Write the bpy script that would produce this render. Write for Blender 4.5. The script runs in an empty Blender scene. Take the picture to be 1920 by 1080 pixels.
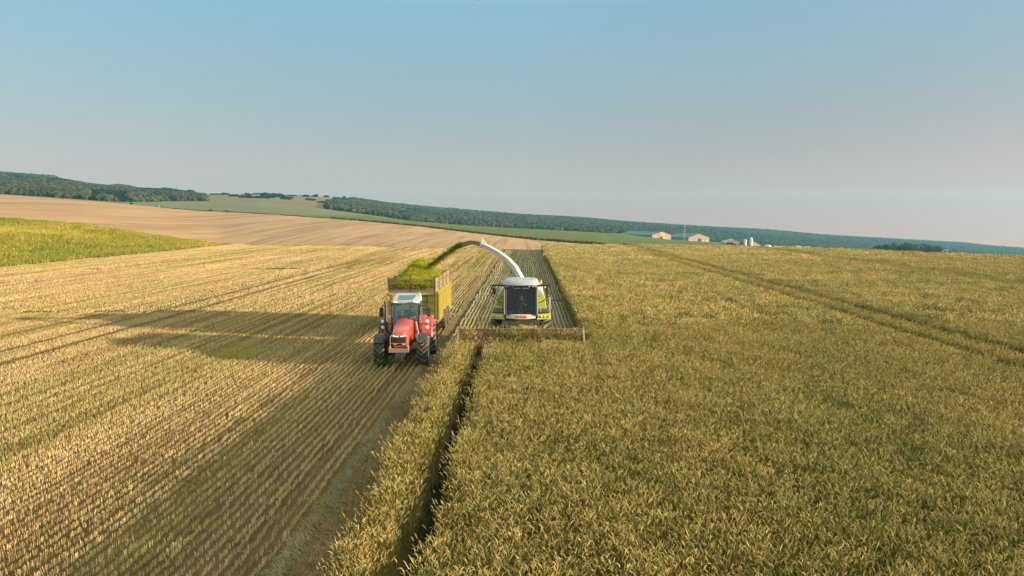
import bpy, math, random
import numpy as np
from mathutils import Vector, Matrix, noise as mnoise

random.seed(7); RNG = np.random.default_rng(7)
R = math.radians
scene = bpy.context.scene
col = scene.collection

# ------------------------------------------------------------ camera, sky, sun, exposure
CAM_H, PITCH, YAW, FOC = 7.1, R(5.47), R(1.146), 1400.0
cam_data = bpy.data.cameras.new("camera"); cam = bpy.data.objects.new("camera", cam_data); col.objects.link(cam)
cam.location = (0, 0, CAM_H); cam.rotation_euler = (R(90) - PITCH, 0, YAW)
cam_data.sensor_width = 36.0; cam_data.lens = FOC / 1920 * 36.0
cam_data.clip_start = 0.1; cam_data.clip_end = 20000
scene.camera = cam

SUN_EL, SUN_AZ = R(9.6), R(13)          # azimuth: right of the picture, a little behind the camera
sun_dir = Vector((math.cos(SUN_AZ) * math.cos(SUN_EL), -math.sin(SUN_AZ) * math.cos(SUN_EL), math.sin(SUN_EL)))
world = bpy.data.worlds.new("World"); scene.world = world; world.use_nodes = True
wn = world.node_tree; bg = wn.nodes["Background"]
sky = wn.nodes.new("ShaderNodeTexSky"); sky.sky_type = 'NISHITA'; sky.sun_disc = False
sky.sun_elevation = SUN_EL; sky.sun_rotation = R(90) + SUN_AZ
sky.air_density = 1.0; sky.dust_density = 0.6; sky.ozone_density = 1.6; sky.altitude = 100
tcw = wn.nodes.new("ShaderNodeTexCoord"); off = wn.nodes.new("ShaderNodeVectorMath"); off.operation = 'ADD'; off.inputs[1].default_value = (0, 0, 0.075)
nrm = wn.nodes.new("ShaderNodeVectorMath"); nrm.operation = 'NORMALIZE'   # the land lies lower than the eye: bring the sky's horizon down to it
wn.links.new(tcw.outputs["Generated"], off.inputs[0]); wn.links.new(off.outputs[0], nrm.inputs[0]); wn.links.new(nrm.outputs[0], sky.inputs[0])
sep = wn.nodes.new("ShaderNodeSeparateXYZ"); wn.links.new(nrm.outputs[0], sep.inputs[0])
tint = wn.nodes.new("ShaderNodeValToRGB"); wn.links.new(sep.outputs[2], tint.inputs[0])   # sky tint by height above the horizon; extra overhead brightness added to fill shadows
te = tint.color_ramp.elements; te[0].position, te[0].color = 0.0, (0.72, 0.27, 0.23, 1); te[1].position, te[1].color = 0.62, (7.0, 5.0, 2.6, 1)
for p_, c_ in ((0.05, (0.66, 0.285, 0.26, 1)), (0.085, (0.66, 0.325, 0.29, 1)), (0.13, (0.77, 0.47, 0.415, 1)), (0.21, (0.78, 0.63, 0.54, 1)), (0.33, (0.80, 0.90, 0.79, 1)), (0.45, (3.0, 2.4, 1.35, 1))):
    k_ = te.new(p_); k_.color = c_
mul = wn.nodes.new("ShaderNodeMix"); mul.data_type = 'RGBA'; mul.blend_type = 'MULTIPLY'; mul.inputs[0].default_value = 1.0
wn.links.new(sky.outputs[0], mul.inputs[6]); wn.links.new(tint.outputs[0], mul.inputs[7])
t2 = wn.nodes.new("ShaderNodeValToRGB"); mr_ = wn.nodes.new("ShaderNodeMapRange"); mr_.inputs[1].default_value = -.8; mr_.inputs[2].default_value = .8
wn.links.new(sep.outputs[0], mr_.inputs[0]); wn.links.new(mr_.outputs[0], t2.inputs[0]); e2 = t2.color_ramp.elements   # warmer towards the sun
e2[0].position, e2[0].color = 0.08, (0.80, 0.81, 0.79, 1); e2[1].position, e2[1].color = 0.92, (1.02, 0.88, 0.86, 1); k_ = e2.new(0.5); k_.color = (1.03, 1.03, 1.02, 1)
mul2 = wn.nodes.new("ShaderNodeMix"); mul2.data_type = 'RGBA'; mul2.blend_type = 'MULTIPLY'; mul2.inputs[0].default_value = 1.0
wn.links.new(mul.outputs[2], mul2.inputs[6]); wn.links.new(t2.outputs[0], mul2.inputs[7])
wn.links.new(mul2.outputs[2], bg.inputs[0]); bg.inputs[1].default_value = 0.105
sl = bpy.data.lights.new("sun", 'SUN'); sl.energy = 3.9; sl.angle = R(0.6); sl.color = (1.0, 0.80, 0.56)
sun = bpy.data.objects.new("sun", sl); col.objects.link(sun)
sun.rotation_euler = sun_dir.to_track_quat('Z', 'Y').to_euler(); sun.location = (60, -20, 60)
scene.view_settings.view_transform = 'Standard'; scene.view_settings.look = 'None'
scene.view_settings.exposure = 1.55; scene.view_settings.gamma = 1.0
scene.cycles.max_bounces = 6; scene.cycles.diffuse_bounces = 4; scene.cycles.glossy_bounces = 2
scene.cycles.transmission_bounces = 3; scene.cycles.transparent_max_bounces = 8; scene.cycles.volume_bounces = 0
scene.cycles.use_denoising = True

# ------------------------------------------------------------ helpers
def ray(u, v):
    x = (u - 960) / FOC; y = -(v - 540) / FOC
    dy = math.cos(PITCH) + y * math.sin(PITCH); dz = -math.sin(PITCH) + y * math.cos(PITCH)
    c, s = math.cos(YAW), math.sin(YAW)
    return (c * x - s * dy, s * x + c * dy, dz)
def at(u, v, Y):                         # the point of the place seen at photo position u, v and Y metres out
    d = ray(u, v); t = Y / d[1]
    return Vector((d[0] * t, Y, CAM_H + d[2] * t))
def photo_v(p):                           # the photo row a point of the place shows in
    x, y, z = p[0], p[1], p[2] - CAM_H; c, s = math.cos(YAW), math.sin(YAW); y = -s * x + c * y
    return 540 - FOC * (y * math.sin(PITCH) + z * math.cos(PITCH)) / (y * math.cos(PITCH) - z * math.sin(PITCH))
def onground(u, v, z=0.0):
    d = ray(u, v); t = (z - CAM_H) / d[2]
    return Vector((d[0] * t, d[1] * t, z))

def tag(o, label=None, cat=None, group=None, kind=None):
    if label: o["label"] = label
    if cat: o["category"] = cat
    if group: o["group"] = group
    if kind: o["kind"] = kind
    return o
def empty(name, loc, rz=0.0, label=None, cat=None, group=None):
    o = bpy.data.objects.new(name, None); col.objects.link(o); o.empty_display_size = 0.3
    o.location = loc; o.rotation_euler = (0, 0, rz)
    return tag(o, label, cat, group)

class MB:
    def __init__(s): s.v = []; s.f = []
    def add(s, vs, fs):
        n = len(s.v); s.v += [tuple(p) for p in vs]; s.f += [tuple(i + n for i in f) for f in fs]; return s
    def box(s, c, d, rot=None):
        x, y, z = d[0] / 2, d[1] / 2, d[2] / 2
        vs = [Vector((a * x, b * y, e * z)) for e in (-1, 1) for b in (-1, 1) for a in (-1, 1)]
        if rot: m = Matrix.Rotation(rot[2], 3, 'Z') @ Matrix.Rotation(rot[1], 3, 'Y') @ Matrix.Rotation(rot[0], 3, 'X'); vs = [m @ p for p in vs]
        vs = [p + Vector(c) for p in vs]
        return s.add(vs, [(0, 2, 3, 1), (4, 5, 7, 6), (0, 1, 5, 4), (2, 6, 7, 3), (0, 4, 6, 2), (1, 3, 7, 5)])
    def hexa(s, b, t):                   # b, t: four points each, same turning
        return s.add(list(b) + list(t), [(3, 2, 1, 0), (4, 5, 6, 7), (0, 1, 5, 4), (1, 2, 6, 5), (2, 3, 7, 6), (3, 0, 4, 7)])
    def loft(s, secs, cap=True, closed=True):
        n = len(secs[0]); vs = [p for q in secs for p in q]; fs = []
        for i in range(len(secs) - 1):
            for j in range(n if closed else n - 1):
                k = (j + 1) % n
                fs.append((i * n + j, i * n + k, (i + 1) * n + k, (i + 1) * n + j))
        if cap and closed:
            fs.append(tuple(range(n - 1, -1, -1))); fs.append(tuple((len(secs) - 1) * n + j for j in range(n)))
        return s.add(vs, fs)
    def tube(s, pts, r, n=8, cap=True):
        pts = [Vector(p) for p in pts]; rs = r if isinstance(r, (list, tuple)) else [r] * len(pts)
        secs = []; side = None
        for i, p in enumerate(pts):
            d = (pts[min(i + 1, len(pts) - 1)] - pts[max(i - 1, 0)]).normalized()
            if side is None: side = d.orthogonal().normalized()
            else: side = (side - d * side.dot(d)).normalized()
            o = d.cross(side)
            secs.append([p + (side * math.cos(2 * math.pi * k / n) + o * math.sin(2 * math.pi * k / n)) * rs[i] for k in range(n)])
        return s.loft(secs, cap)
    def lathe(s, prof, c=(0, 0, 0), axis='Z', n=24):   # prof: (radius, height along axis)
        secs = []
        for r, h in prof:
            q = []
            for k in range(n):
                a = 2 * math.pi * k / n; a1, a2 = r * math.cos(a), r * math.sin(a)
                p = (a1, a2, h) if axis == 'Z' else ((h, a1, a2) if axis == 'X' else (a1, h, a2))
                q.append(Vector(p) + Vector(c))
            secs.append(q)
        return s.loft(secs)
    def prism(s, prof, a, b, axis='X'):  # 2D outline pushed from a to b along axis
        def mk(p, h): return (h, p[0], p[1]) if axis == 'X' else ((p[0], h, p[1]) if axis == 'Y' else (p[0], p[1], h))
        return s.loft([[mk(p, a) for p in prof], [mk(p, b) for p in prof]])
    def build(s, name, m, parent=None, bevel=0.0, smooth=False, label=None, subd=0):
        me = bpy.data.meshes.new(name); me.from_pydata(s.v, [], s.f); me.update()
        import bmesh
        b = bmesh.new(); b.from_mesh(me); bmesh.ops.recalc_face_normals(b, faces=b.faces); b.to_mesh(me); b.free()
        if m: me.materials.append(m)
        if smooth:
            me.polygons.foreach_set("use_smooth", [True] * len(me.polygons))
            try: me.set_sharp_from_angle(angle=R(38))
            except Exception: pass
        o = bpy.data.objects.new(name, me); col.objects.link(o)
        if parent: o.parent = parent
        if bevel:
            md = o.modifiers.new("bevel", 'BEVEL'); md.width = bevel; md.segments = 2; md.limit_method = 'ANGLE'; md.angle_limit = R(35)
        if subd:
            md = o.modifiers.new("sub", 'SUBSURF'); md.levels = md.render_levels = subd
        if label: o["label"] = label
        return o

# ------------------------------------------------------------ materials
def nodes(name):
    m = bpy.data.materials.new(name); m.use_nodes = True; t = m.node_tree; t.nodes.clear()
    out = t.nodes.new("ShaderNodeOutputMaterial")
    return m, t, out
def N(t, typ, **kw):
    n = t.nodes.new(typ)
    for k, v in kw.items():
        if k.startswith("i_"):
            n.inputs[k[2:].replace("_", " ")].default_value = v
        else: setattr(n, k, v)
    return n
def L(t, a, b): t.links.new(a, b)
def c4(c): return (c[0], c[1], c[2], 1.0)
def noise_of(t, vec, scale, detail=3.0, rough=0.55):
    n = N(t, "ShaderNodeTexNoise"); n.inputs["Scale"].default_value = scale; n.inputs["Detail"].default_value = detail
    n.inputs["Roughness"].default_value = rough
    if vec is not None: L(t, vec, n.inputs["Vector"])
    return n.outputs["Fac"]
def ramp(t, fac, stops):
    r = N(t, "ShaderNodeValToRGB"); e = r.color_ramp.elements
    e[0].position, e[0].color = stops[0][0], c4(stops[0][1]); e[1].position, e[1].color = stops[-1][0], c4(stops[-1][1])
    for p, c in stops[1:-1]:
        k = e.new(p); k.color = c4(c)
    L(t, fac, r.inputs[0]); return r.outputs[0]
def mix(t, fac, a, b, mode='MIX'):
    n = N(t, "ShaderNodeMix", data_type='RGBA', blend_type=mode)
    for s, v in ((n.inputs[0], fac), (n.inputs[6], a), (n.inputs[7], b)):
        if isinstance(v, bpy.types.NodeSocket): L(t, v, s)
        elif isinstance(v, (int, float)): s.default_value = v
        else: s.default_value = c4(v)
    return n.outputs[2]
def maprange(t, v, a, b, c=0.0, d=1.0):
    n = N(t, "ShaderNodeMapRange"); L(t, v, n.inputs[0])
    for i, x in zip((1, 2, 3, 4), (a, b, c, d)): n.inputs[i].default_value = x
    return n.outputs[0]
def scaled(t, vec, sc, rot=(0, 0, 0)):
    n = N(t, "ShaderNodeMapping"); n.inputs["Scale"].default_value = sc; n.inputs["Rotation"].default_value = rot
    L(t, vec, n.inputs["Vector"]); return n.outputs[0]
def bump(t, h, strength, dist):
    n = N(t, "ShaderNodeBump"); n.inputs["Strength"].default_value = strength; n.inputs["Distance"].default_value = dist
    L(t, h, n.inputs["Height"]); return n.outputs[0]

DUST = (0.30, 0.22, 0.13)
def paint(name, c, rough=0.35, metal=0.0, dust=0.35, dust_col=DUST, coat=0.0, scale=2.5):
    m, t, out = nodes(name); b = N(t, "ShaderNodeBsdfPrincipled"); tc = N(t, "ShaderNodeTexCoord").outputs["Object"]
    n1 = noise_of(t, tc, scale, 6, 0.65); n2 = noise_of(t, tc, scale * 9, 4, 0.7)
    k = maprange(t, n1, 0.42, 0.75, 0.0, dust); k2 = maprange(t, n2, 0.45, 0.8, 0.0, dust * 0.6)
    a = N(t, "ShaderNodeMath", operation='ADD', use_clamp=True); L(t, k, a.inputs[0]); L(t, k2, a.inputs[1])
    L(t, mix(t, a.outputs[0], c, dust_col), b.inputs["Base Color"])
    L(t, maprange(t, a.outputs[0], 0, 1, rough, 0.9), b.inputs["Roughness"])
    b.inputs["Metallic"].default_value = metal; b.inputs["Coat Weight"].default_value = coat
    L(t, bump(t, n2, 0.15, 0.01), b.inputs["Normal"])
    L(t, b.outputs[0], out.inputs[0]); return m
def glass(name, tint=(0.75, 0.85, 0.84), refl=0.25, grime=0.06):
    m, t, out = nodes(name)
    tr = N(t, "ShaderNodeBsdfTransparent"); tr.inputs[0].default_value = c4(tint)
    gl = N(t, "ShaderNodeBsdfGlossy"); gl.inputs["Roughness"].default_value = 0.04; gl.inputs[0].default_value = (0.9, 0.95, 1, 1)
    df = N(t, "ShaderNodeBsdfDiffuse"); df.inputs[0].default_value = (0.5, 0.48, 0.4, 1)
    fr = N(t, "ShaderNodeFresnel"); fr.inputs[0].default_value = 1.5
    ad = N(t, "ShaderNodeMath", operation='ADD', use_clamp=True); L(t, fr.outputs[0], ad.inputs[0]); ad.inputs[1].default_value = refl
    m1 = N(t, "ShaderNodeMixShader"); L(t, ad.outputs[0], m1.inputs[0]); L(t, tr.outputs[0], m1.inputs[1]); L(t, gl.outputs[0], m1.inputs[2])
    m2 = N(t, "ShaderNodeMixShader"); m2.inputs[0].default_value = grime; L(t, m1.outputs[0], m2.inputs[1]); L(t, df.outputs[0], m2.inputs[2])
    L(t, m2.outputs[0], out.inputs[0]); return m
def flat(name, c, rough=0.6, emit=None):
    m, t, out = nodes(name); b = N(t, "ShaderNodeBsdfPrincipled"); b.inputs["Roughness"].default_value = rough
    tc = N(t, "ShaderNodeTexCoord").outputs["Object"]
    n = noise_of(t, tc, 6, 4)
    L(t, mix(t, maprange(t, n, 0.3, 0.7), tuple(x * 0.8 for x in c), tuple(min(1, x * 1.15) for x in c)), b.inputs["Base Color"])
    if emit: b.inputs["Emission Color"].default_value = c4(c); b.inputs["Emission Strength"].default_value = emit
    L(t, b.outputs[0], out.inputs[0]); return m

def leafy(name, stops, patch=0.12, patch_cols=((1, 1, 1), (0.8, 0.95, 0.8)), transl=0.3, inst=0.35, stretch=(1, 1, 1), rows=None):
    """blades and stalks: vertex attribute 'tint' picks a colour, wide noise over the place shifts it"""
    m, t, out = nodes(name)
    at_ = N(t, "ShaderNodeAttribute", attribute_name="tint"); geo = N(t, "ShaderNodeNewGeometry"); oi = N(t, "ShaderNodeObjectInfo")
    r = N(t, "ShaderNodeMath", operation='MULTIPLY_ADD'); L(t, oi.outputs["Random"], r.inputs[0]); r.inputs[1].default_value = inst; r.inputs[2].default_value = -inst / 2
    a = N(t, "ShaderNodeMath", operation='ADD', use_clamp=True); L(t, at_.outputs["Fac"], a.inputs[0]); L(t, r.outputs[0], a.inputs[1])
    c = ramp(t, a.outputs[0], stops)
    pos = scaled(t, geo.outputs["Position"], stretch)
    n = noise_of(t, pos, patch, 4, 0.6)
    c = mix(t, 1.0, c, mix(t, maprange(t, n, 0.38, 0.62), patch_cols[0], patch_cols[1]), 'MULTIPLY')
    for (st, lo, hi, colr) in rows or ():
        nr = noise_of(t, scaled(t, geo.outputs["Position"], st), 1.0, 2, 0.5)
        c = mix(t, 1.0, c, mix(t, maprange(t, nr, lo, hi), (1, 1, 1), colr), 'MULTIPLY')
    d = N(t, "ShaderNodeBsdfDiffuse"); L(t, c, d.inputs[0])
    tl = N(t, "ShaderNodeBsdfTranslucent"); L(t, c, tl.inputs[0])
    ms = N(t, "ShaderNodeMixShader"); ms.inputs[0].default_value = transl; L(t, d.outputs[0], ms.inputs[1]); L(t, tl.outputs[0], ms.inputs[2])
    L(t, ms.outputs[0], out.inputs[0]); return m

def soil(name, c1, c2, sc=1.5, b=0.5, bd=0.05, stretch=(1, 1, 1), streak=None, rot=0.0, patch=None):
    m, t, out = nodes(name); p = N(t, "ShaderNodeBsdfPrincipled"); p.inputs["Roughness"].default_value = 1.0; p.inputs["Specular IOR Level"].default_value = 0.1
    pos = scaled(t, N(t, "ShaderNodeNewGeometry").outputs["Position"], stretch, (0, 0, rot))
    n1 = noise_of(t, pos, sc, 8, 0.7)
    c = mix(t, maprange(t, n1, 0.35, 0.65), c1, c2)
    if streak:                           # (scale, colour, amount, size across, size along)
        for (sx, sy, colr, lo, hi, amt) in streak:
            q = scaled(t, N(t, "ShaderNodeNewGeometry").outputs["Position"], (sx, sy, 0.001), (0, 0, rot))
            n2 = noise_of(t, q, 1.0, 3, 0.6)
            c = mix(t, maprange(t, n2, lo, hi, 0, amt), c, colr)
    if patch:
        n3 = noise_of(t, N(t, "ShaderNodeNewGeometry").outputs["Position"], patch[0], 4, 0.6)
        c = mix(t, maprange(t, n3, 0.4, 0.62, 0, patch[2]), c, patch[1])
    L(t, c, p.inputs["Base Color"]); L(t, bump(t, n1, b, bd), p.inputs["Normal"])
    L(t, p.outputs[0], out.inputs[0]); return m

# ------------------------------------------------------------ scattering (stuff only): one object, geometry nodes
def proto(name, vs, fs, tint, m):
    me = bpy.data.meshes.new(name); me.from_pydata(vs, [], fs); me.update()
    if tint is not None:
        a = me.attributes.new("tint", 'FLOAT', 'POINT'); a.data.foreach_set("value", np.asarray(tint, dtype=np.float32))
    me.materials.append(m)
    return bpy.data.objects.new(name, me)
def scatter(name, sets, label=None, cat=None, kind='stuff', parent=None):
    """sets: list of (protos, locs Nx3, rots N or Nx3, scales N)"""
    locs, rots, scs, idx = [], [], [], []
    pc = bpy.data.collections.new(name + "_kinds"); k0 = 0; nm = 0
    allp = []
    for protos, lo, ro, sc in sets:
        n = len(lo)
        if n == 0: continue
        ro = np.asarray(ro, float)
        if ro.ndim == 1: ro = np.stack([np.zeros(n), np.zeros(n), ro], 1)
        locs.append(np.asarray(lo)); rots.append(ro); scs.append(np.asarray(sc)); idx.append(np.array([(allp.index(p) if p in allp else -1) for p in protos], int)[RNG.integers(0, len(protos), n)] if protos[0] in allp else RNG.integers(0, len(protos), n) + len(allp))
        allp += [p for p in protos if p not in allp]
    for i, p in enumerate(allp): p.name = "%s_kind_%03d" % (name, i); pc.objects.link(p)
    locs = np.concatenate(locs); rots = np.concatenate(rots); scs = np.concatenate(scs); idx = np.concatenate(idx)
    me = bpy.data.meshes.new(name); me.vertices.add(len(locs)); me.vertices.foreach_set("co", locs.astype(np.float32).ravel())
    a = me.attributes.new("rot", 'FLOAT_VECTOR', 'POINT'); a.data.foreach_set("vector", rots.astype(np.float32).ravel())
    a = me.attributes.new("scl", 'FLOAT', 'POINT'); a.data.foreach_set("value", scs.astype(np.float32))
    a = me.attributes.new("kid", 'INT', 'POINT'); a.data.foreach_set("value", idx.astype(np.int32))
    me.update()
    o = bpy.data.objects.new(name, me); col.objects.link(o)
    if parent: o.parent = parent
    g = bpy.data.node_groups.new(name + "_nodes", 'GeometryNodeTree')
    g.interface.new_socket("Geometry", in_out='INPUT', socket_type='NodeSocketGeometry')
    g.interface.new_socket("Geometry", in_out='OUTPUT', socket_type='NodeSocketGeometry')
    gi = g.nodes.new('NodeGroupInput'); go = g.nodes.new('NodeGroupOutput')
    ci = g.nodes.new('GeometryNodeCollectionInfo'); ci.inputs['Collection'].default_value = pc
    ci.inputs['Separate Children'].default_value = True; ci.inputs['Reset Children'].default_value = True
    ip = g.nodes.new('GeometryNodeInstanceOnPoints'); ip.inputs['Pick Instance'].default_value = True
    mp = g.nodes.new('GeometryNodeMeshToPoints')
    def na(nm, ty):
        q = g.nodes.new('GeometryNodeInputNamedAttribute'); q.data_type = ty; q.inputs['Name'].default_value = nm
        return [s for s in q.outputs if s.enabled and s.name == 'Attribute'][0]
    lk = g.links.new
    lk(gi.outputs[0], mp.inputs['Mesh']); lk(mp.outputs[0], ip.inputs['Points']); lk(ci.outputs[0], ip.inputs['Instance'])
    lk(na('kid', 'INT'), ip.inputs['Instance Index']); lk(na('scl', 'FLOAT'), ip.inputs['Scale'])
    er = g.nodes.new('FunctionNodeEulerToRotation'); lk(na('rot', 'FLOAT_VECTOR'), er.inputs[0]); lk(er.outputs[0], ip.inputs['Rotation'])
    lk(ip.outputs[0], go.inputs[0])
    md = o.modifiers.new("scatter", 'NODES'); md.node_group = g
    return tag(o, label, cat, None, kind)

class Blades:
    """thin curved strips and three-sided ears, gathered into one small patch"""
    def __init__(s): s.v = []; s.f = []; s.t = []
    def strip(s, p0, head, length, width, lean, droop, tint, seg=3, lift=1.0):
        x, y, z = p0; n0 = len(s.v); px, py = -math.sin(head), math.cos(head); ang = lean
        for i in range(seg + 1):
            w = width * (1.0 if i < seg else 0.25) / 2
            if seg == 1: w = width / 2 * (1 if i == 0 else .6)
            s.v += [(x + px * w, y + py * w, z), (x - px * w, y - py * w, z)]; s.t += [tint, tint]
            if i < seg:
                d = length / seg
                x += math.cos(head) * math.sin(ang) * d; y += math.sin(head) * math.sin(ang) * d; z += math.cos(ang) * d * lift
                ang += droop / seg
                s.f.append((n0 + 2 * i, n0 + 2 * i + 1, n0 + 2 * i + 3, n0 + 2 * i + 2))
        return (x, y, z), ang
    def ear(s, p0, head, length, r, ang, droop, tint, seg=3):
        x, y, z = p0; n0 = len(s.v)
        px, py = -math.sin(head), math.cos(head)
        for i in range(seg + 1):
            rr = r * (0.55, 1.0, 0.85, 0.2)[min(3, int(i * 3 / seg))]
            ca, sa = math.cos(ang), math.sin(ang)
            ux, uy, uz = math.cos(head) * ca, math.sin(head) * ca, -sa
            for k in range(3):
                a = k * 2.0944
                s.v.append((x + (px * math.cos(a) + ux * math.sin(a)) * rr, y + (py * math.cos(a) + uy * math.sin(a)) * rr, z + uz * math.sin(a) * rr)); s.t.append(tint)
            if i < seg:
                d = length / seg; x += math.cos(head) * math.sin(ang) * d; y += math.sin(head) * math.sin(ang) * d; z += math.cos(ang) * d; ang += droop / seg
                for k in range(3):
                    q = (k + 1) % 3
                    s.f.append((n0 + 3 * i + k, n0 + 3 * i + q, n0 + 3 * i + 3 + q, n0 + 3 * i + 3 + k))
    def proto(s, name, m): return proto(name, s.v, s.f, s.t, m)
# ------------------------------------------------------------ the lie of the land
def tab(t): 
    xs = [a for a, b in t]; ys = [b for a, b in t]
    return lambda u: float(np.interp(u, xs, ys))
CROP_FAR = tab([(-2, 161), (3, 160), (29, 156.5), (52, 144), (74, 113), (95, 80), (120, 40), (130, 10)])
XW = -75.0                                                    # the meadow's lower edge runs along the rows
hv = tab([(-900, 330), (-300, 350), (0, 365), (210, 380), (330, 392), (360, 394.5), (500, 402), (655, 412.5), (780, 424), (894, 438), (1000, 450), (1128, 460)])
hY = tab([(-900, 420), (0, 420), (400, 400), (700, 350), (1000, 290), (1128, 240), (1400, 220), (2800, 180)])
wv = tab([(-900, 340), (-300, 386), (0, 408), (150, 420), (300, 442.5), (360, 451), (400, 456.4), (414, 458.2)])
wY = tab([(-900, 120), (0, 165), (300, 182), (400, 188), (414, 190.5)])
gv = tab([(-900, 329), (0, 364), (210, 379.5), (240, 380), (330, 377), (480, 378), (580, 388), (700, 404), (760, 413), (850, 421), (950, 427), (1050, 432), (1170, 439), (1260, 449), (1340, 454), (1420, 462), (1500, 468), (1600, 475), (1750, 482), (1920, 490), (2800, 535)])
gY = tab([(-900, 620), (200, 620), (330, 760), (500, 820), (760, 800), (1000, 900), (1200, 1000), (1600, 1250), (2800, 1300)])
sv = tab([(-900, 290), (-300, 308), (0, 325), (100, 332.5), (175, 346), (250, 353.5), (325, 357), (362, 362), (378, 366), (450, 365), (487, 364), (613, 370), (754, 385.5), (894, 397), (1000, 405.5), (1187, 417.5), (1321, 426), (1437, 432), (1554, 442), (1686, 450), (1806, 456), (1850, 461), (1920, 466), (2300, 480), (2800, 492)])
sY = tab([(-900, 1150), (0, 1250), (362, 1350), (380, 1500), (750, 1750), (1200, 2200), (1920, 2500), (2800, 1900)])

COLS = list(range(-900, -50, 50)) + list(range(-50, 1990, 12)) + list(range(2000, 2840, 60))
def A(u):
    p = onground(u, 540)                                      # direction on the plan of this column
    d = Vector((p.x, p.y)).normalized()
    if u <= 1010:
        lo, hi = 5.0, 400.0
        def out(s):
            x, y = d.x * s, d.y * s
            far = 205 if x < -79 else 205 + (x + 79) / 79 * 38   # the far edge runs from the meadow tip to the crop's corner
            if x > -20: far = min(far, 175 + (-x) * 0.2)
            return x < XW - max(0, (y - 150)) * 0.07 or y > far
    else:
        lo, hi = 5.0, 400.0
        def out(s): return d.y * s > CROP_FAR(d.x * s) + 1.5
    for _ in range(40):
        m = (lo + hi) / 2
        if out(m): hi = m
        else: lo = m
    return Vector((d.x * lo, d.y * lo, 0.0))
# straight photo line for the far edge between the meadow tip and the crop's corner
fe = tab([(414, 458.3), (600, 460.5), (800, 464), (1010, 468.6)])
PA = []
for u in COLS:
    PA.append(onground(u, fe(u)) if 414 <= u <= 1012 else A(u))
def column_points(fv, fY): return [at(u, fv(u), fY(u)) for u in COLS]
PW = [at(u, wv(u), max(wY(u), a.y + 1)) if u < 412 else a.copy() for u, a in zip(COLS, PA)]
def hid(u, a):                                                # where the crop's far side hides the fall of the land
    if u > 1128:
        v = photo_v((a.x, a.y, 1.15)); return at(u, max(v + 5, 460), max(hY(u), a.y + 60))
    return at(u, hv(u), hY(u))
PH = [hid(u, a) for u, a in zip(COLS, PA)]
PG = column_points(gv, gY); PS = column_points(sv, sY)
PB = [p + Vector((p.x * 0.3, p.y * 0.3, -60)) for p in PS]   # the land falls away behind the hills

def band(name, lo, hi, n, m, amp=0.0, freq=0.02, ease=1.0, kind='structure', cols=None):
    vs, fs = [], []; W = len(lo)
    for j in range(n + 1):
        t = j / n; te = t ** ease
        for i in range(W):
            a, b = lo[i], hi[i]; y = a.y + (b.y - a.y) * t
            p = Vector((a.x + (b.x - a.x) * t, y, a.z + (b.z - a.z) * te))
            if amp and a.x < 5: p.z += amp * math.sin(math.pi * t) * mnoise.noise(Vector((p.x * freq, p.y * freq, 3.1)))
            vs.append(p)
    for j in range(n):
        for i in range(W - 1):
            a = (j * W + i, j * W + i + 1, (j + 1) * W + i + 1, (j + 1) * W + i)
            if (vs[a[0]] - vs[a[3]]).length + (vs[a[1]] - vs[a[2]]).length > 0.5: fs.append(a)
    me = bpy.data.meshes.new(name); me.from_pydata(vs, [], fs); me.update()
    me.polygons.foreach_set("use_smooth", [True] * len(me.polygons)); me.materials.append(m)
    o = bpy.data.objects.new(name, me); col.objects.link(o); o["kind"] = kind
    return o

m_field = soil("field_soil", (0.12, 0.07, 0.033), (0.065, 0.038, 0.019), 1.2, 0.7, 0.08,
               streak=[(0.55, 0.012, (0.14, 0.10, 0.04), 0.45, 0.65, 0.6)])
m_tan = soil("tan_soil", (0.40, 0.235, 0.135), (0.33, 0.195, 0.108), 0.35, 0.5, 0.3, rot=R(-4),
             streak=[(0.10, 0.004, (0.22, 0.135, 0.07), 0.49, 0.58, 0.75), (0.32, 0.007, (0.25, 0.155, 0.08), 0.49, 0.60, 0.75), (0.05, 0.05, (0.36, 0.22, 0.12), 0.5, 0.7, 0.5),
                     (0.9, 0.02, (0.53, 0.36, 0.22), 0.5, 0.7, 0.5)])
m_meadow = soil("meadow_ground", (0.13, 0.15, 0.035), (0.18, 0.17, 0.05), 0.2, 0.8, 0.4)
m_green = soil("green_field_ground", (0.078, 0.095, 0.018), (0.105, 0.115, 0.026), 0.02, 0.3, 0.5)
def two_tone(m, x0, x1, colr):           # a second crop grows west of a line across the valley
    t = m.node_tree; p = [n for n in t.nodes if n.type == 'BSDF_PRINCIPLED'][0]; src = p.inputs["Base Color"].links[0].from_socket
    sx = N(t, "ShaderNodeSeparateXYZ"); L(t, N(t, "ShaderNodeNewGeometry").outputs["Position"], sx.inputs[0])
    L(t, mix(t, maprange(t, sx.outputs[0], x0, x1), colr, src), p.inputs["Base Color"])
two_tone(m_green, -125, -110, (0.14, 0.135, 0.075))
m_hill = soil("hill_ground", (0.175, 0.125, 0.055), (0.125, 0.098, 0.045), 0.012, 0.5, 3.0, patch=(0.006, (0.21, 0.14, 0.065), 0.6))

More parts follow.
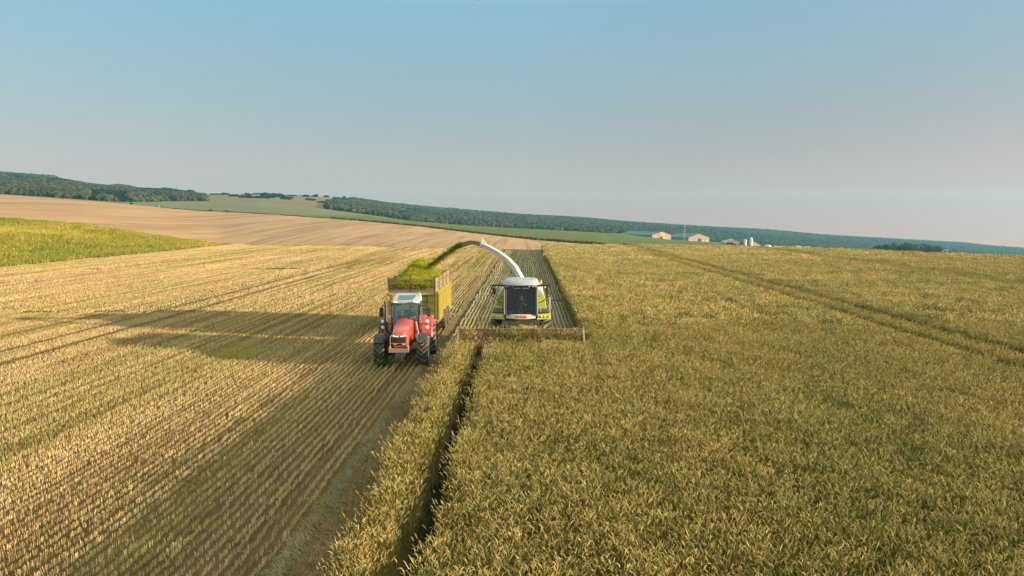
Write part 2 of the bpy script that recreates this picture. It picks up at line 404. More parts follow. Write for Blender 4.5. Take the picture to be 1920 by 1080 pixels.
# near ground: from behind the camera out to the field's far edge
near = []
for u, a in zip(COLS, PA):
    d = Vector((a.x, a.y)); near.append(Vector((d.normalized().x * 9, d.normalized().y * 9, 0)))
field = band("stubble_field_ground", near, PA, 24, m_field)
g2 = MB(); k = len(COLS); rim = [near[0]] + near[1:]
edge = [PA[0]] + near + [PA[-1]]
ring = [Vector((140, 0, 0)), Vector((160, -120, 0)), Vector((-160, -120, 0)), Vector((-160, 30, 0))]
g2.add([tuple(p) for p in edge + ring], [tuple(range(len(edge) + len(ring)))])
q = g2.build("field_ground", m_field); q["kind"] = "structure"
PW2 = PW
band("meadow", PA, PW, 14, m_meadow, 1.2, 0.05, 1.0)
hill_field = band("pale_hillside", PW, PH, 26, m_tan, 1.0, 0.02, 0.85)
band("valley_field", PH, PG, 20, m_green, 3, 0.01)
hills = band("hills", PG, PS, 30, m_hill, 9, 0.004, 0.9)
band("far_hillside", PS, PB, 4, m_hill)

# ------------------------------------------------------------ the standing crop
m_crop = leafy("crop_blades", [(0.0, (0.022, 0.026, 0.005)), (0.28, (0.11, 0.10, 0.018)), (0.6, (0.345, 0.272, 0.085)), (0.85, (0.485, 0.385, 0.16)), (1.0, (0.64, 0.525, 0.28))],
               0.16, ((1.10, 1.05, 1.0), (0.86, 0.92, 0.82)), 0.3, 0.22)
def crop_patch(size, n, rad, k, h=1.0, leaves=2, seg=3, name="ear_patch", up=0.0):
    b = Blades()
    for _ in range(n):
        x, y = random.uniform(-size / 2, size / 2), random.uniform(-size / 2, size / 2)
        if seg > 2: x, y = .82 * x + .18 * round(x / .12) * .12, .55 * y + .45 * round(y / .12) * .12
        hh = h * random.gauss(1.0, 0.09); hd = random.uniform(0, 6.283); tn = min(1, max(0, random.gauss(0.62 + up, 0.16)))
        z0 = 0.0 if seg > 2 else h * 0.25
        p, an = b.strip((x, y, z0), hd, hh - z0, rad * 0.55, random.uniform(0.02, 0.16), 0.15, tn * 0.55 + 0.05, 2)
        b.ear(p, hd, random.uniform(0.13, 0.20) * k, rad, an + 0.15, random.uniform(0.2, 1.9), tn + 0.1, seg)
        for _ in range(leaves):
            zl = random.uniform(0.45, 0.92) * hh
            b.strip((x, y, zl), random.uniform(0, 6.283), random.uniform(0.14, 0.26) * k, rad * 1.15, random.uniform(0.15, 0.7), random.uniform(0.3, 1.5), max(0, random.gauss(0.30 if seg > 2 else 0.42, 0.16)), seg)
    return b.proto(name, m_crop)
CH = 1.06
near_p = [crop_patch(0.36, 38, 0.0072, 0.70, CH) for _ in range(8)]
catch_p = [crop_patch(0.36, 26, 0.010, 0.92, CH) for _ in range(4)]
mid_p = [crop_patch(0.75, 95, 0.0145, 0.95, CH, 1, 2, up=.06) for _ in range(5)]
far_p = [crop_patch(1.7, 220, 0.027, 1.2, CH, 1, 2, up=.12) for _ in range(5)]
TRAM = [(20.1, 0.30), (22.25, 0.26), (43.6, 0.24), (45.6, 0.22)]
def in_crop(x, y, mrg, half, fill=False):
    if y > CROP_FAR(x) or y < 6: return False
    if not fill and (19.1 < x < 23.3 or 42.6 < x < 46.6): return False
    for c, w in TRAM:
        if abs(x - c - 0.06 * math.sin(y * 0.11 + c)) < w + half * 0.85: return False
    wob = 0.07 * math.sin(y * 0.9) + 0.05 * math.sin(y * 2.3 + 1)
    if y < 35.9:
        return x > -1.93 + mrg + wob or (-3.72 + .34 * max(0, min(1, (20 - y) / 7)) + mrg + wob < x < -2.37 - mrg + 0.6 * wob)
    if y < 37.0 and x < 3.0: return False
    return x > 3.05 + mrg + wob
def crop_cells(y0, y1, c, mrg, half):
    lo = []
    y = y0
    while y < y1:
        xr = 0.80 * y + 12; x = -4.2
        while x < min(xr, 132):
            px, py = x + RNG.uniform(-c * .35, c * .35), y + RNG.uniform(-c * .35, c * .35)
            if in_crop(px, py, mrg, half): lo.append((px, py, -0.02))
            x += c
        y += c
    return np.array(lo)
def rs(n, a=0.9, b=1.1): return RNG.uniform(0, 6.283, n), RNG.uniform(a, b, n)
def bumpy(l, amp=0.035):
    return np.array([1 + amp * mnoise.noise(Vector((p[0] * 0.35, p[1] * 0.35, 0))) * 2 for p in l])
n1 = crop_cells(7, 42, 0.31, 0.14, .18); n2 = crop_cells(42, 105, 0.64, 0.3, .38); n3 = crop_cells(105, 165, 1.3, 0.6, .8)
tz = []
for x0_, x1_ in ((19.0, 23.4), (42.5, 46.7)):
    for y in np.arange(7, 158, 0.33):
        for x in np.arange(x0_, x1_, .33):
            px, py = x + RNG.uniform(-.1, .1), y + RNG.uniform(-.1, .1)
            if in_crop(px, py, .14, .18, True): tz.append((px, py, -.02))
tz = np.array(tz)
# the crop's cut wall beside the swath, kept crisp with small patches
wl = np.array([(3.05 + RNG.uniform(0.1, 0.9), y, 0) for y in np.arange(42, 159, 0.28)])
# stalks caught on the cutting head
hd = np.array([(x, y, RNG.uniform(.35, .68)) for x in np.arange(-3.15, 2.6, 0.17) for y in (35.75, 35.98) if not -2.35 < x < -1.65])
r1, s1 = rs(len(n1)); r2, s2 = rs(len(n2)); r3, s3 = rs(len(n3)); r4, s4 = rs(len(wl)); r5, s5 = rs(len(hd), 0.75, 1.05)
scatter("cereal_crop", [(near_p, n1, r1, s1 * bumpy(n1)), (mid_p, n2, r2, s2 * bumpy(n2)), (far_p, n3, r3, s3 * bumpy(n3)), (near_p, wl, r4, s4), (near_p, tz, RNG.uniform(0, 6.28, len(tz)), RNG.uniform(.9, 1.08, len(tz)))],
        "tall ripening cereal crop of drooping ears covering the whole right side field", "cereal crop")

# ------------------------------------------------------------ stubble in rows
m_stub = leafy("stubble_blades", [(0.0, (0.28, 0.21, 0.08)), (0.35, (0.54, 0.38, 0.17)), (0.7, (0.73, 0.52, 0.32)), (1.0, (0.84, 0.65, 0.45))],
               1.0, ((1.0, 0.98, 0.95), (0.72, 0.82, 0.62)), 0.22, 0.12, stretch=(0.30, 0.015, 1), rows=[((3.1, 0.03, .1), 0.50, 0.60, (0.62, 0.60, 0.52)), ((0.9, 0.012, .1), 0.5, 0.66, (0.80, 0.86, 0.66))])
m_fresh = leafy("fresh_stubble_blades", [(0.0, (0.32, 0.28, 0.14)), (0.4, (0.58, 0.48, 0.31)), (0.8, (0.75, 0.65, 0.46)), (1.0, (0.85, 0.76, 0.58))],
                1.0, ((1.0, 1.0, 1.0), (0.75, 0.85, 0.7)), 0.22, 0.12, stretch=(0.5, 0.02, 1), rows=[((3.1, 0.03, .1), 0.52, 0.62, (0.66, 0.66, 0.60)), ((1.1, 0.012, .1), 0.5, 0.66, (0.82, 0.86, 0.75))])
def stub_patch(rows, ln, per, m, w=0.011, h=0.118, seg=1, blades=5, gap=0.25):
    b = Blades()
    for r in range(rows):
        x0 = (r - (rows - 1) / 2) * gap; y = -ln / 2
        while y < ln / 2:
            if random.random() < 0.93:
                cx = x0 + random.gauss(0, 0.012)
                for _ in range(blades):
                    b.strip((cx + random.gauss(0, 0.016), y + random.gauss(0, 0.02), -0.01), random.uniform(0, 6.283), h * random.uniform(0.6, 1.25), w, random.uniform(0, 0.45), 0.2, min(1, max(0, random.gauss(0.55, 0.22))), seg)
            y += ln / per
        for _ in range(int(per * 0.22)):   # loose straw between the rows
            b.strip((x0 + random.uniform(-gap / 2, gap / 2), random.uniform(-ln / 2, ln / 2), 0.015), random.uniform(0, 6.283), h * random.uniform(0.5, 1.3), w * 0.9, 1.45, 0.1, min(1, max(0, random.gauss(0.5, 0.2))), 1)
    return b.proto("stubble_patch", m)
sn = {m: [stub_patch(5, 1.0, 17, mm, 0.0125) for _ in range(7)] for m, mm in (("a", m_stub), ("b", m_fresh))}
sm = {m: [stub_patch(10, 2.5, 24, mm, 0.03, 0.115, 1, 3) for _ in range(5)] for m, mm in (("a", m_stub), ("b", m_fresh))}
sf = {m: [stub_patch(16, 5.0, 26, mm, 0.055, 0.12, 1, 3, 0.27) for _ in range(4)] for m, mm in (("a", m_stub), ("b", m_fresh))}
def field_end(x):
    if x > -3: return 160
    return 161 + (-x) * 0.36
def stub_cells(x0, x1, y0, y1, cx, cy, tr=()):
    lo = []
    for x in np.arange(x0, x1, cx):
        y = y0 + RNG.uniform(0, cy)
        while y < y1:
            if x > -0.82 * y - 8 and y < field_end(x) and x > XW - 2:
                if not any(abs(x - c) < w for c, w in tr): lo.append((x + RNG.uniform(-.02, .02), y, 0))
            y += cy
    return np.array(lo)
LT = [-27.4, -25.35, -54.0, -56.0]
def anch(edge, w, n): return edge - w / 2 - np.arange(n) * w
def stub_cells(xs, y0, y1, cy, tr=()):
    lo = []
    for x in xs:
        y = y0 + RNG.uniform(0, cy)
        while y < y1:
            if x > -0.82 * y - 8 and y < field_end(x) and x > XW - 2 and not any(abs(x - c) < w for c, w in tr):
                lo.append((x + RNG.uniform(-.02, .02), y, 0))
            y += cy
    return np.array(lo)
NW, MW, FW = 1.25, 2.5, 4.32
a1 = stub_cells(anch(-5.0, NW, 46), 8, 54, 1.0, [(c, NW / 2 + .3) for c in LT]); a2 = stub_cells(anch(-5.0, MW, 31), 54, 100, 2.5, [(c, MW / 2 + .3) for c in LT])
rowx = [x + .25 * k for w, n, q in ((NW, 46, 2),) for x in anch(-5.0, w, n) if any(abs(x - c) < w / 2 + .3 for c in LT) for k in range(-q, q + 1)]
rowx2 = [x + .25 * k + .125 for x in anch(-5.0, MW, 31) if any(abs(x - c) < MW / 2 + .3 for c in LT) for k in range(-5, 5)]
rowx3 = [x + .27 * k + .135 for x in anch(-5.0, FW, 19) if any(abs(x - c) < FW / 2 + .3 for c in LT) for k in range(-8, 8)]
tr_ = [(c, .24) for c in LT]; tri = [stub_patch(1, 5.0, 20, m_stub, 0.055, 0.12, 1, 3) for _ in range(4)]; low = [stub_patch(1, 1.0, 10, m_stub, 0.012, .06, 1, 3) for _ in range(4)]; one = [stub_patch(1, 1.0, 17, m_stub, 0.0125) for _ in range(5)]; two = [stub_patch(1, 2.5, 17, m_stub, 0.03, 0.115, 1, 3) for _ in range(5)]
a5 = stub_cells(rowx, 8, 54, 1.0, tr_); a6 = stub_cells(rowx2, 54, 100, 2.5, tr_); a7 = stub_cells(rowx3, 100, 210, 5.0, tr_)
a8 = np.array([(c + d, y, 0) for c in LT for d in (-.12, .12) for y in np.arange(10, 150, 1.3)]); a3 = stub_cells(anch(-5.0, FW, 19), 100, 210, 5.0, [(c, FW / 2 + .3) for c in LT])
b1 = stub_cells(-4.45 + NW * (np.arange(6) + .5), 37.6, 62, 1.0); b2 = stub_cells(-4.45 + MW * (np.arange(3) + .5), 62, 158, 2.5)
def fl(n): return RNG.choice([0.0, math.pi], n), RNG.uniform(0.92, 1.12, n)
def S(l): r, s = fl(len(l)); return l, r, s
scatter("straw_stubble", [(sn["a"],) + S(a1), (sm["a"],) + S(a2), (sf["a"],) + S(a3), (one,) + S(a5), (two,) + S(a6), (tri,) + S(a7), (low,) + S(a8)],
        "pale golden cut stubble in straight rows covering the left side field", "stubble")
scatter("fresh_stubble", [(sn["b"],) + S(b1), (sm["b"],) + S(b2)],
        "grey green freshly cut stubble strip behind the harvester", "stubble")
# flattened green stems and litter along the uncut strip
def mat_patch(n, m, ln, h, w, lean0, heads=(0, 6.283), sx=0.25, sy=0.5, tm=0.5):
    b = Blades()
    for _ in range(n):
        b.strip((random.uniform(-sx, sx), random.uniform(-sy, sy), random.uniform(0, h)), random.uniform(*heads), random.uniform(0.5, 1.2) * ln, w, random.uniform(*lean0), random.uniform(0, 0.8), min(1, max(0, random.gauss(tm, 0.22))), 2)
    return b.proto("litter", m)
m_grey = leafy("flattened_stems", [(0.0, (0.13, 0.11, 0.055)), (0.5, (0.28, 0.235, 0.13)), (1.0, (0.46, 0.38, 0.24))], 0.3, ((1.05, 1.02, 1.0), (0.85, 0.86, 0.82)), 0.2, 0.2)
m_litter = leafy("straw_litter", [(0.0, (0.14, 0.09, 0.045)), (0.6, (0.30, 0.20, 0.10)), (1.0, (0.46, 0.32, 0.16))], 0.3, ((1, 1, 1), (0.8, 0.8, 0.75)), 0.15, 0.2)
gp = [mat_patch(130, m_grey, 0.17, 0.03, 0.011, (0.7, 1.4), (2.2, 4.1), 0.17, 0.3) for _ in range(5)]
lp = [mat_patch(170, m_litter, 0.16, 0.03, 0.010, (0.9, 1.5), sx=0.32, sy=0.3) for _ in range(5)]
gl = np.array([(-4.88 + 0.05 * math.sin(y * .7) + RNG.uniform(-.05, .05), y, 0) for y in np.arange(8, 150, 0.3)])
ll = np.array([(-4.25 + RNG.uniform(-.12, .12), y, 0) for y in np.arange(8, 37, 0.3)])
tl = np.array([(c + RNG.uniform(-.05, .05), y, 0) for y in np.arange(9, 90, 0.55) for c in (-27.4, -25.35)])
z0 = lambda n: RNG.uniform(-.15, .15, n)
m_trench_shade = leafy("trench_shade", [(0.0, (0.018, 0.026, 0.012)), (0.5, (0.04, 0.055, 0.022)), (1.0, (0.09, 0.10, 0.04))], 0.5, ((1, 1, 1), (.7, .8, .8)), 0.15, .2)  # dark blade colour put in for the shade on the trench floor
shade_p = [mat_patch(90, m_trench_shade, 0.28, 0.02, 0.014, (0.1, 0.9), sx=.22, sy=.22) for _ in range(4)]; wd = np.array([(-2.16 + RNG.uniform(-.12, .12), y, 0) for y in np.arange(8, 35, .22)])
scatter("trench_shade", [(shade_p, wd, RNG.uniform(0, 6.28, len(wd)), RNG.uniform(.8, 1.2, len(wd)))], "dark low blades painted in as shade in the gap beside the narrow crop strip", "painted shade")
scatter("flattened_stems", [(gp, gl, z0(len(gl)), RNG.uniform(.9, 1.15, len(gl)))], "low grey green ridge of flattened stems beside the uncut strip", "flattened crop")
scatter("straw_litter", [(lp, ll, RNG.uniform(0, 6.28, len(ll)), RNG.uniform(.9, 1.2, len(ll))), (lp, tl, RNG.uniform(0, 6.28, len(tl)), RNG.uniform(.9, 1.2, len(tl)))], "brown straw litter trodden along the uncut strip and in the wheel tracks", "straw litter")

# ------------------------------------------------------------ meadow grass
m_grass = leafy("meadow_grass", [(0.0, (0.13, 0.13, 0.02)), (0.5, (0.36, 0.31, 0.055)), (1.0, (0.60, 0.49, 0.15))], 0.035, ((1.2, 1.12, 1.0), (0.62, 0.75, 0.6)), 0.3, 0.3, stretch=(1, 0.4, 1))
grp = [mat_patch(230, m_grass, 0.42, 0.02, 0.045, (0.2, 0.9), sx=1.3, sy=1.3) for _ in range(5)]
gx = []
for i in range(len(COLS) - 1):
    if COLS[i] > 414 or COLS[i] < -500: continue
    for _ in range(int(80 * (COLS[i + 1] - COLS[i]) / 12)):
        s, t = random.random(), random.random() ** 1.25
        lo = PA[i].lerp(PA[i + 1], s); hi = PW[i].lerp(PW[i + 1], s); p = lo.lerp(hi, t)
        p.z += 1.2 * math.sin(math.pi * t) * mnoise.noise(Vector((p.x * .05, p.y * .05, 3.1)))
        gx.append((p.x, p.y, p.z - 0.05, 1.35 - 0.4 * t))
gx = np.array(gx); scatter("meadow_grass", [(grp, gx[:, :3], RNG.uniform(0, 6.28, len(gx)), gx[:, 3] * RNG.uniform(.6, 1.2, len(gx)))], "bright yellow green meadow grass on the rise at the left edge", "grass")

# ------------------------------------------------------------ woods on the hills
m_tree = leafy("wood_foliage", [(0.0, (0.003, 0.012, 0.010)), (0.5, (0.007, 0.020, 0.014)), (1.0, (0.020, 0.031, 0.017))], 0.01, ((1.2, 1.1, 1.0), (0.7, 0.85, 0.8)), 0.1, 0.7)
m_scrub = leafy("scrub_foliage", [(0.0, (0.020, 0.030, 0.017)), (0.5, (0.040, 0.044, 0.025)), (1.0, (0.075, 0.068, 0.035))], 0.01, ((1.2, 1.1, 1.0), (0.75, 0.9, 0.8)), 0.1, 0.7)
import bmesh
def crown_mesh(rad, h, sub=2, rough=0.35, seed=0):
    b = bmesh.new(); bmesh.ops.create_icosphere(b, subdivisions=sub, radius=1.0)
    vs = []
    for v in b.verts:
        k = 1 + rough * mnoise.noise(v.co * 1.7 + Vector((seed, 0, 0))) * 1.6 + rough * 0.7 * mnoise.noise(v.co * 4 + Vector((0, seed, 0)))
        vs.append((v.co.x * rad * k, v.co.y * rad * k, h * 0.5 + v.co.z * h * 0.52 * k))
    fs = [tuple(v.index for v in f.verts) for f in b.faces]; b.free()
    return vs, fs
wp = {}
for key, mm in (("t", m_tree), ("s", m_scrub)):
    wp[key] = []
    for i in range(6):
        vs, fs = crown_mesh(2.9, 5.2, 2, 0.45, i * 7.3)
        wp[key].append(proto("wood_tree", vs, fs, [min(1, max(0, random.gauss(0.5, 0.25))) for _ in vs], mm))
def wood_kind(u, v, t):
    """which cover stands at this spot of the hills: t tree, s scrub, None grass"""
    n = mnoise.noise(Vector((u * 0.02, v * 0.09, 1.0))); n2 = mnoise.noise(Vector((u * 0.006, v * 0.05, 9.0)))
    if u < 385:
        if v > 361 + 0.03 * u + 8 * n and u > 120: return 't' if v < 371 + 0.02 * u + 10 * n2 or n > -0.1 else 's'
        return 't' if n + n2 > 0.28 or v > 352 + 0.05 * u else 's'
    fl_ = np.interp(u, [385, 600, 612, 640, 700, 740, 770, 820, 900, 1200, 1920], [999, 999, 384, 381, 386, 388, 384, 394, 399, 414, 458])
    if v < fl_:
        return 's' if (t > 0.955 and n > 0.05) else None
    if n2 > 0.33 and u > 900: return 's' if n > 0 else None
    return 't' if n > -0.25 else ('s' if u < 800 else 't')
sets = {'t': [], 's': []}
for _ in range(100000):
    i = random.randrange(len(COLS) - 1)
    if COLS[i] < -300 or COLS[i] > 2300: continue
    s, t = random.random(), random.random()
    u = COLS[i] + s * (COLS[i + 1] - COLS[i]); te = t ** 0.9
    lo = PG[i].lerp(PG[i + 1], s); hi = PS[i].lerp(PS[i + 1], s)
    p = Vector((lo.x + (hi.x - lo.x) * t, lo.y + (hi.y - lo.y) * t, lo.z + (hi.z - lo.z) * te))
    v = gv(u) + (sv(u) - gv(u)) * t
    k = wood_kind(u, v, t)
    if not k: continue
    p.z += 9 * math.sin(math.pi * t) * mnoise.noise(Vector((p.x * .004, p.y * .004, 3.1))) - 1
    sets[k].append((p.x, p.y, p.z, random.uniform(0.55, 1.25) * (0.55 if k == 's' else 1.0) * (0.8 if t > .93 else 1)))
ws = []
for k in 'ts':
    a = np.array(sets[k]); ws.append((wp[k], a[:, :3], RNG.uniform(0, 6.28, len(a)), a[:, 3]))
scatter("woodland", ws, "dark bluish green woods covering the long far hills", "woodland")
# rough hedge line along the crest of the pale field
hp = []
for _ in range(2600):
    u = random.uniform(300, 1180); i = max(k for k in range(len(COLS)) if COLS[k] <= u); s = (u - COLS[i]) / (COLS[i + 1] - COLS[i])
    p = PH[i].lerp(PH[i + 1], s); q = PG[i].lerp(PG[i + 1], s); t = random.uniform(0.004, 0.03)
    dens = 0.35 + mnoise.noise(Vector((u * 0.03, 0, 0)))
    if random.random() > (0.3 + dens * .8 if u < 700 else 0.55 + dens): continue
    p = p.lerp(q, t); sc = random.uniform(0.05, 0.14) * (0.8 if u < 620 else 1.35)
    hp.append((p.x, p.y, p.z - 0.2, sc))
hp = np.array(hp); scatter("hedge_scrub", [(wp['s'] , hp[:, :3], RNG.uniform(0, 6.28, len(hp)), hp[:, 3])], "low dark rough growth along the crest of the pale hillside", "scrub")

# ------------------------------------------------------------ haze: the air between here and the hills
hz = MB().box((550, 1750, -75), (5700, 3800, 390)); hm, ht, hout = nodes("haze")
pv = N(ht, "ShaderNodeVolumePrincipled"); pv.inputs["Color"].default_value = (0.27, 0.69, 1.0, 1); pv.inputs["Density"].default_value = 0.00013; pv.inputs["Anisotropy"].default_value = 0.2
L(ht, pv.outputs[0], hout.inputs["Volume"]); HAZE_MAT = hm
h_ = hz.build("haze", hm); h_["kind"] = "stuff"
# ------------------------------------------------------------ vehicle paints
m_red = paint("red_paint", (0.42, 0.018, 0.016), 0.35, 0, 0.3, coat=0.4, scale=1.6)
m_redtop = paint("dusty_red_paint", (0.38, 0.030, 0.035), 0.4, 0, 0.35, (0.55, 0.30, 0.25), 0.3, 3)
m_rub = paint("tyre_rubber", (0.018, 0.019, 0.02), 0.8, 0, 0.45, (0.22, 0.155, 0.09), scale=2.2)
m_tread = paint("tyre_lug_rubber", (0.035, 0.034, 0.033), 0.8, 0, 0.95, (0.42, 0.30, 0.18), scale=3)
m_rim = paint("grey_rim", (0.33, 0.35, 0.36), 0.5, 0.2, 0.4)
m_blk = paint("black_plastic", (0.014, 0.015, 0.018), 0.5, 0, 0.18)
m_chas = paint("dark_chassis", (0.03, 0.03, 0.032), 0.6, 0.1, 0.5, (0.17, 0.12, 0.07))
m_mud = paint("dusty_steel", (0.20, 0.15, 0.10), 0.8, 0.1, 0.7, (0.30, 0.22, 0.14), scale=4)
m_wht = paint("white_paint", (0.50, 0.485, 0.46), 0.45, 0, 0.35, (0.45, 0.38, 0.3))
m_roofw = paint("pale_grey_roof", (0.30, 0.31, 0.34), 0.42, 0, 0.3, (0.4, 0.36, 0.32), scale=2)
m_lime = paint("lime_paint", (0.38, 0.42, 0.03), 0.38, 0, 0.3, (0.36, 0.30, 0.14), coat=0.2)
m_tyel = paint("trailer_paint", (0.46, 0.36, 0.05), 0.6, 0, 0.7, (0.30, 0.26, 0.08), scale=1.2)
m_board = paint("weathered_boards", (0.22, 0.155, 0.115), 0.85, 0, 0.6, (0.17, 0.14, 0.115), scale=1.5)
m_amber = flat("amber_lens", (0.9, 0.26, 0.02), 0.25)
m_lamp = flat("lamp_glass", (0.75, 0.75, 0.72), 0.15)
m_chrome = paint("bright_steel", (0.62, 0.60, 0.56), 0.3, 0.6, 0.2)
m_int = paint("cab_lining", (0.022, 0.025, 0.027), 0.7, 0, 0.1)
m_intl = paint("pale_cab_lining", (0.26, 0.29, 0.28), 0.7, 0, 0.1)
m_glassT = glass("tractor_glass", (0.72, 0.82, 0.82), 0.06, 0.02)
m_glassC = glass("harvester_glass", (0.58, 0.66, 0.62), 0.0, 0.008)
m_textr = flat("red_lettering", (0.62, 0.05, 0.02), 0.4)
m_dusty = paint("dust_caked_steel", (0.13, 0.08, 0.045), 0.95, 0, 0.8, (0.23, 0.15, 0.08), scale=3)

def wheel(parent, c, r, w, lugs, lh, rim_r, facing=1, name="wheel", label=None, rm_=None):
    """a tyre standing at c (its centre); the treads run in chevrons. rim is its child"""
    b = MB(); h = w / 2
    b.lathe([(rim_r, -h * .72), (rim_r * 1.03, -h * .9), (r * .80, -h), (r * .93, -h * .97), (r - lh * 1.1, -h * .80), (r - lh * .9, -h * .3), (r - lh * .9, h * .3), (r - lh * 1.1, h * .80), (r * .93, h * .97), (r * .80, h), (rim_r * 1.03, h * .9), (rim_r, h * .72)], axis='X', n=48)
    for k in range(lugs):
        for s in (-1, 1):
            a0 = 2 * math.pi * (k + (0.5 if s > 0 else 0)) / lugs; sw = 0.36; wd = 0.42 * 2 * math.pi / lugs / 2
            secs = []
            for t in (0.0, .35, .7, 1.0):
                x = s * (-0.04 + t * 1.04) * h; base = r - lh * 1.2 - (0.05 * r if t == 1.0 else 0); top = r - (0.035 * r if t == 1.0 else 0); a = a0 + sw * t
                q = []
                for (rr, aa) in ((base, a - wd * 1.25), (top, a - wd * .75), (top, a + wd * .75), (base, a + wd * 1.25)):
                    q.append((x, -rr * math.sin(aa) * -1, rr * math.cos(aa)))
                secs.append(q)
            b.loft(secs)
    o = b.build(name, m_rub, parent, smooth=False, label=label); o.location = c
    o.data.materials.append(m_tread)
    n0 = 12 * 48; 
    for i, p in enumerate(o.data.polygons):
        if i > 11 * 48 + 1: p.material_index = 1
    rm = MB(); f = facing
    rm.lathe([(0.02, f * h * .35), (rim_r * .30, f * h * .35), (rim_r * .34, f * h * .18), (rim_r * .72, f * h * .10), (rim_r * .86, f * h * .45), (rim_r * .97, f * h * .80), (rim_r * 1.03, f * h * .86), (rim_r * 1.0, f * h * .6), (rim_r * .98, -f * h * .6), (0.02, -f * h * .6)], axis='X', n=36)
    for k in range(8):
        a = k * math.pi / 4; rm.lathe([(0.018, f * h * .12), (0.018, f * h * .22)], (0, rim_r * .5 * math.cos(a), rim_r * .5 * math.sin(a)), 'X', 8)
    rm.build("rim", rm_ or m_rim, o, smooth=True)
    return o

# ------------------------------------------------------------ people
def body_mesh(name, joints, bones, radii, matfn, mats, parent):
    me = bpy.data.meshes.new(name); ks = list(joints); ix = {k: i for i, k in enumerate(ks)}
    me.from_pydata([joints[k] for k in ks], [(ix[a], ix[b]) for a, b in bones], []); me.update()
    o = bpy.data.objects.new(name + "_armature", me); col.objects.link(o)
    sk = o.modifiers.new("skin", 'SKIN'); sk.use_smooth_shade = True
    lay = me.skin_vertices[0] if me.skin_vertices else me.attributes.new("skin", 'SKIN', 'POINT')
    for k in ks:
        d = me.skin_vertices[0].data[ix[k]]; d.radius = radii[k] if isinstance(radii[k], tuple) else (radii[k], radii[k]); d.use_root = (k == "pelvis")
    sb = o.modifiers.new("sub", 'SUBSURF'); sb.levels = 1
    dg = bpy.context.evaluated_depsgraph_get(); ev = o.evaluated_get(dg); nm = bpy.data.meshes.new_from_object(ev)
    bpy.data.objects.remove(o); nm.name = name
    nm.materials.clear()
    for m in mats: nm.materials.append(m)
    for p in nm.polygons: p.material_index = matfn(p.center); p.use_smooth = True
    q = bpy.data.objects.new(name, nm); col.objects.link(q)
    if parent: q.parent = parent
    return q
m_skin = flat("skin", (0.50, 0.28, 0.19), 0.55); m_cap = flat("dark_cap", (0.02, 0.03, 0.045), 0.8); m_hair = flat("dark_hair", (0.03, 0.02, 0.015), 0.7)
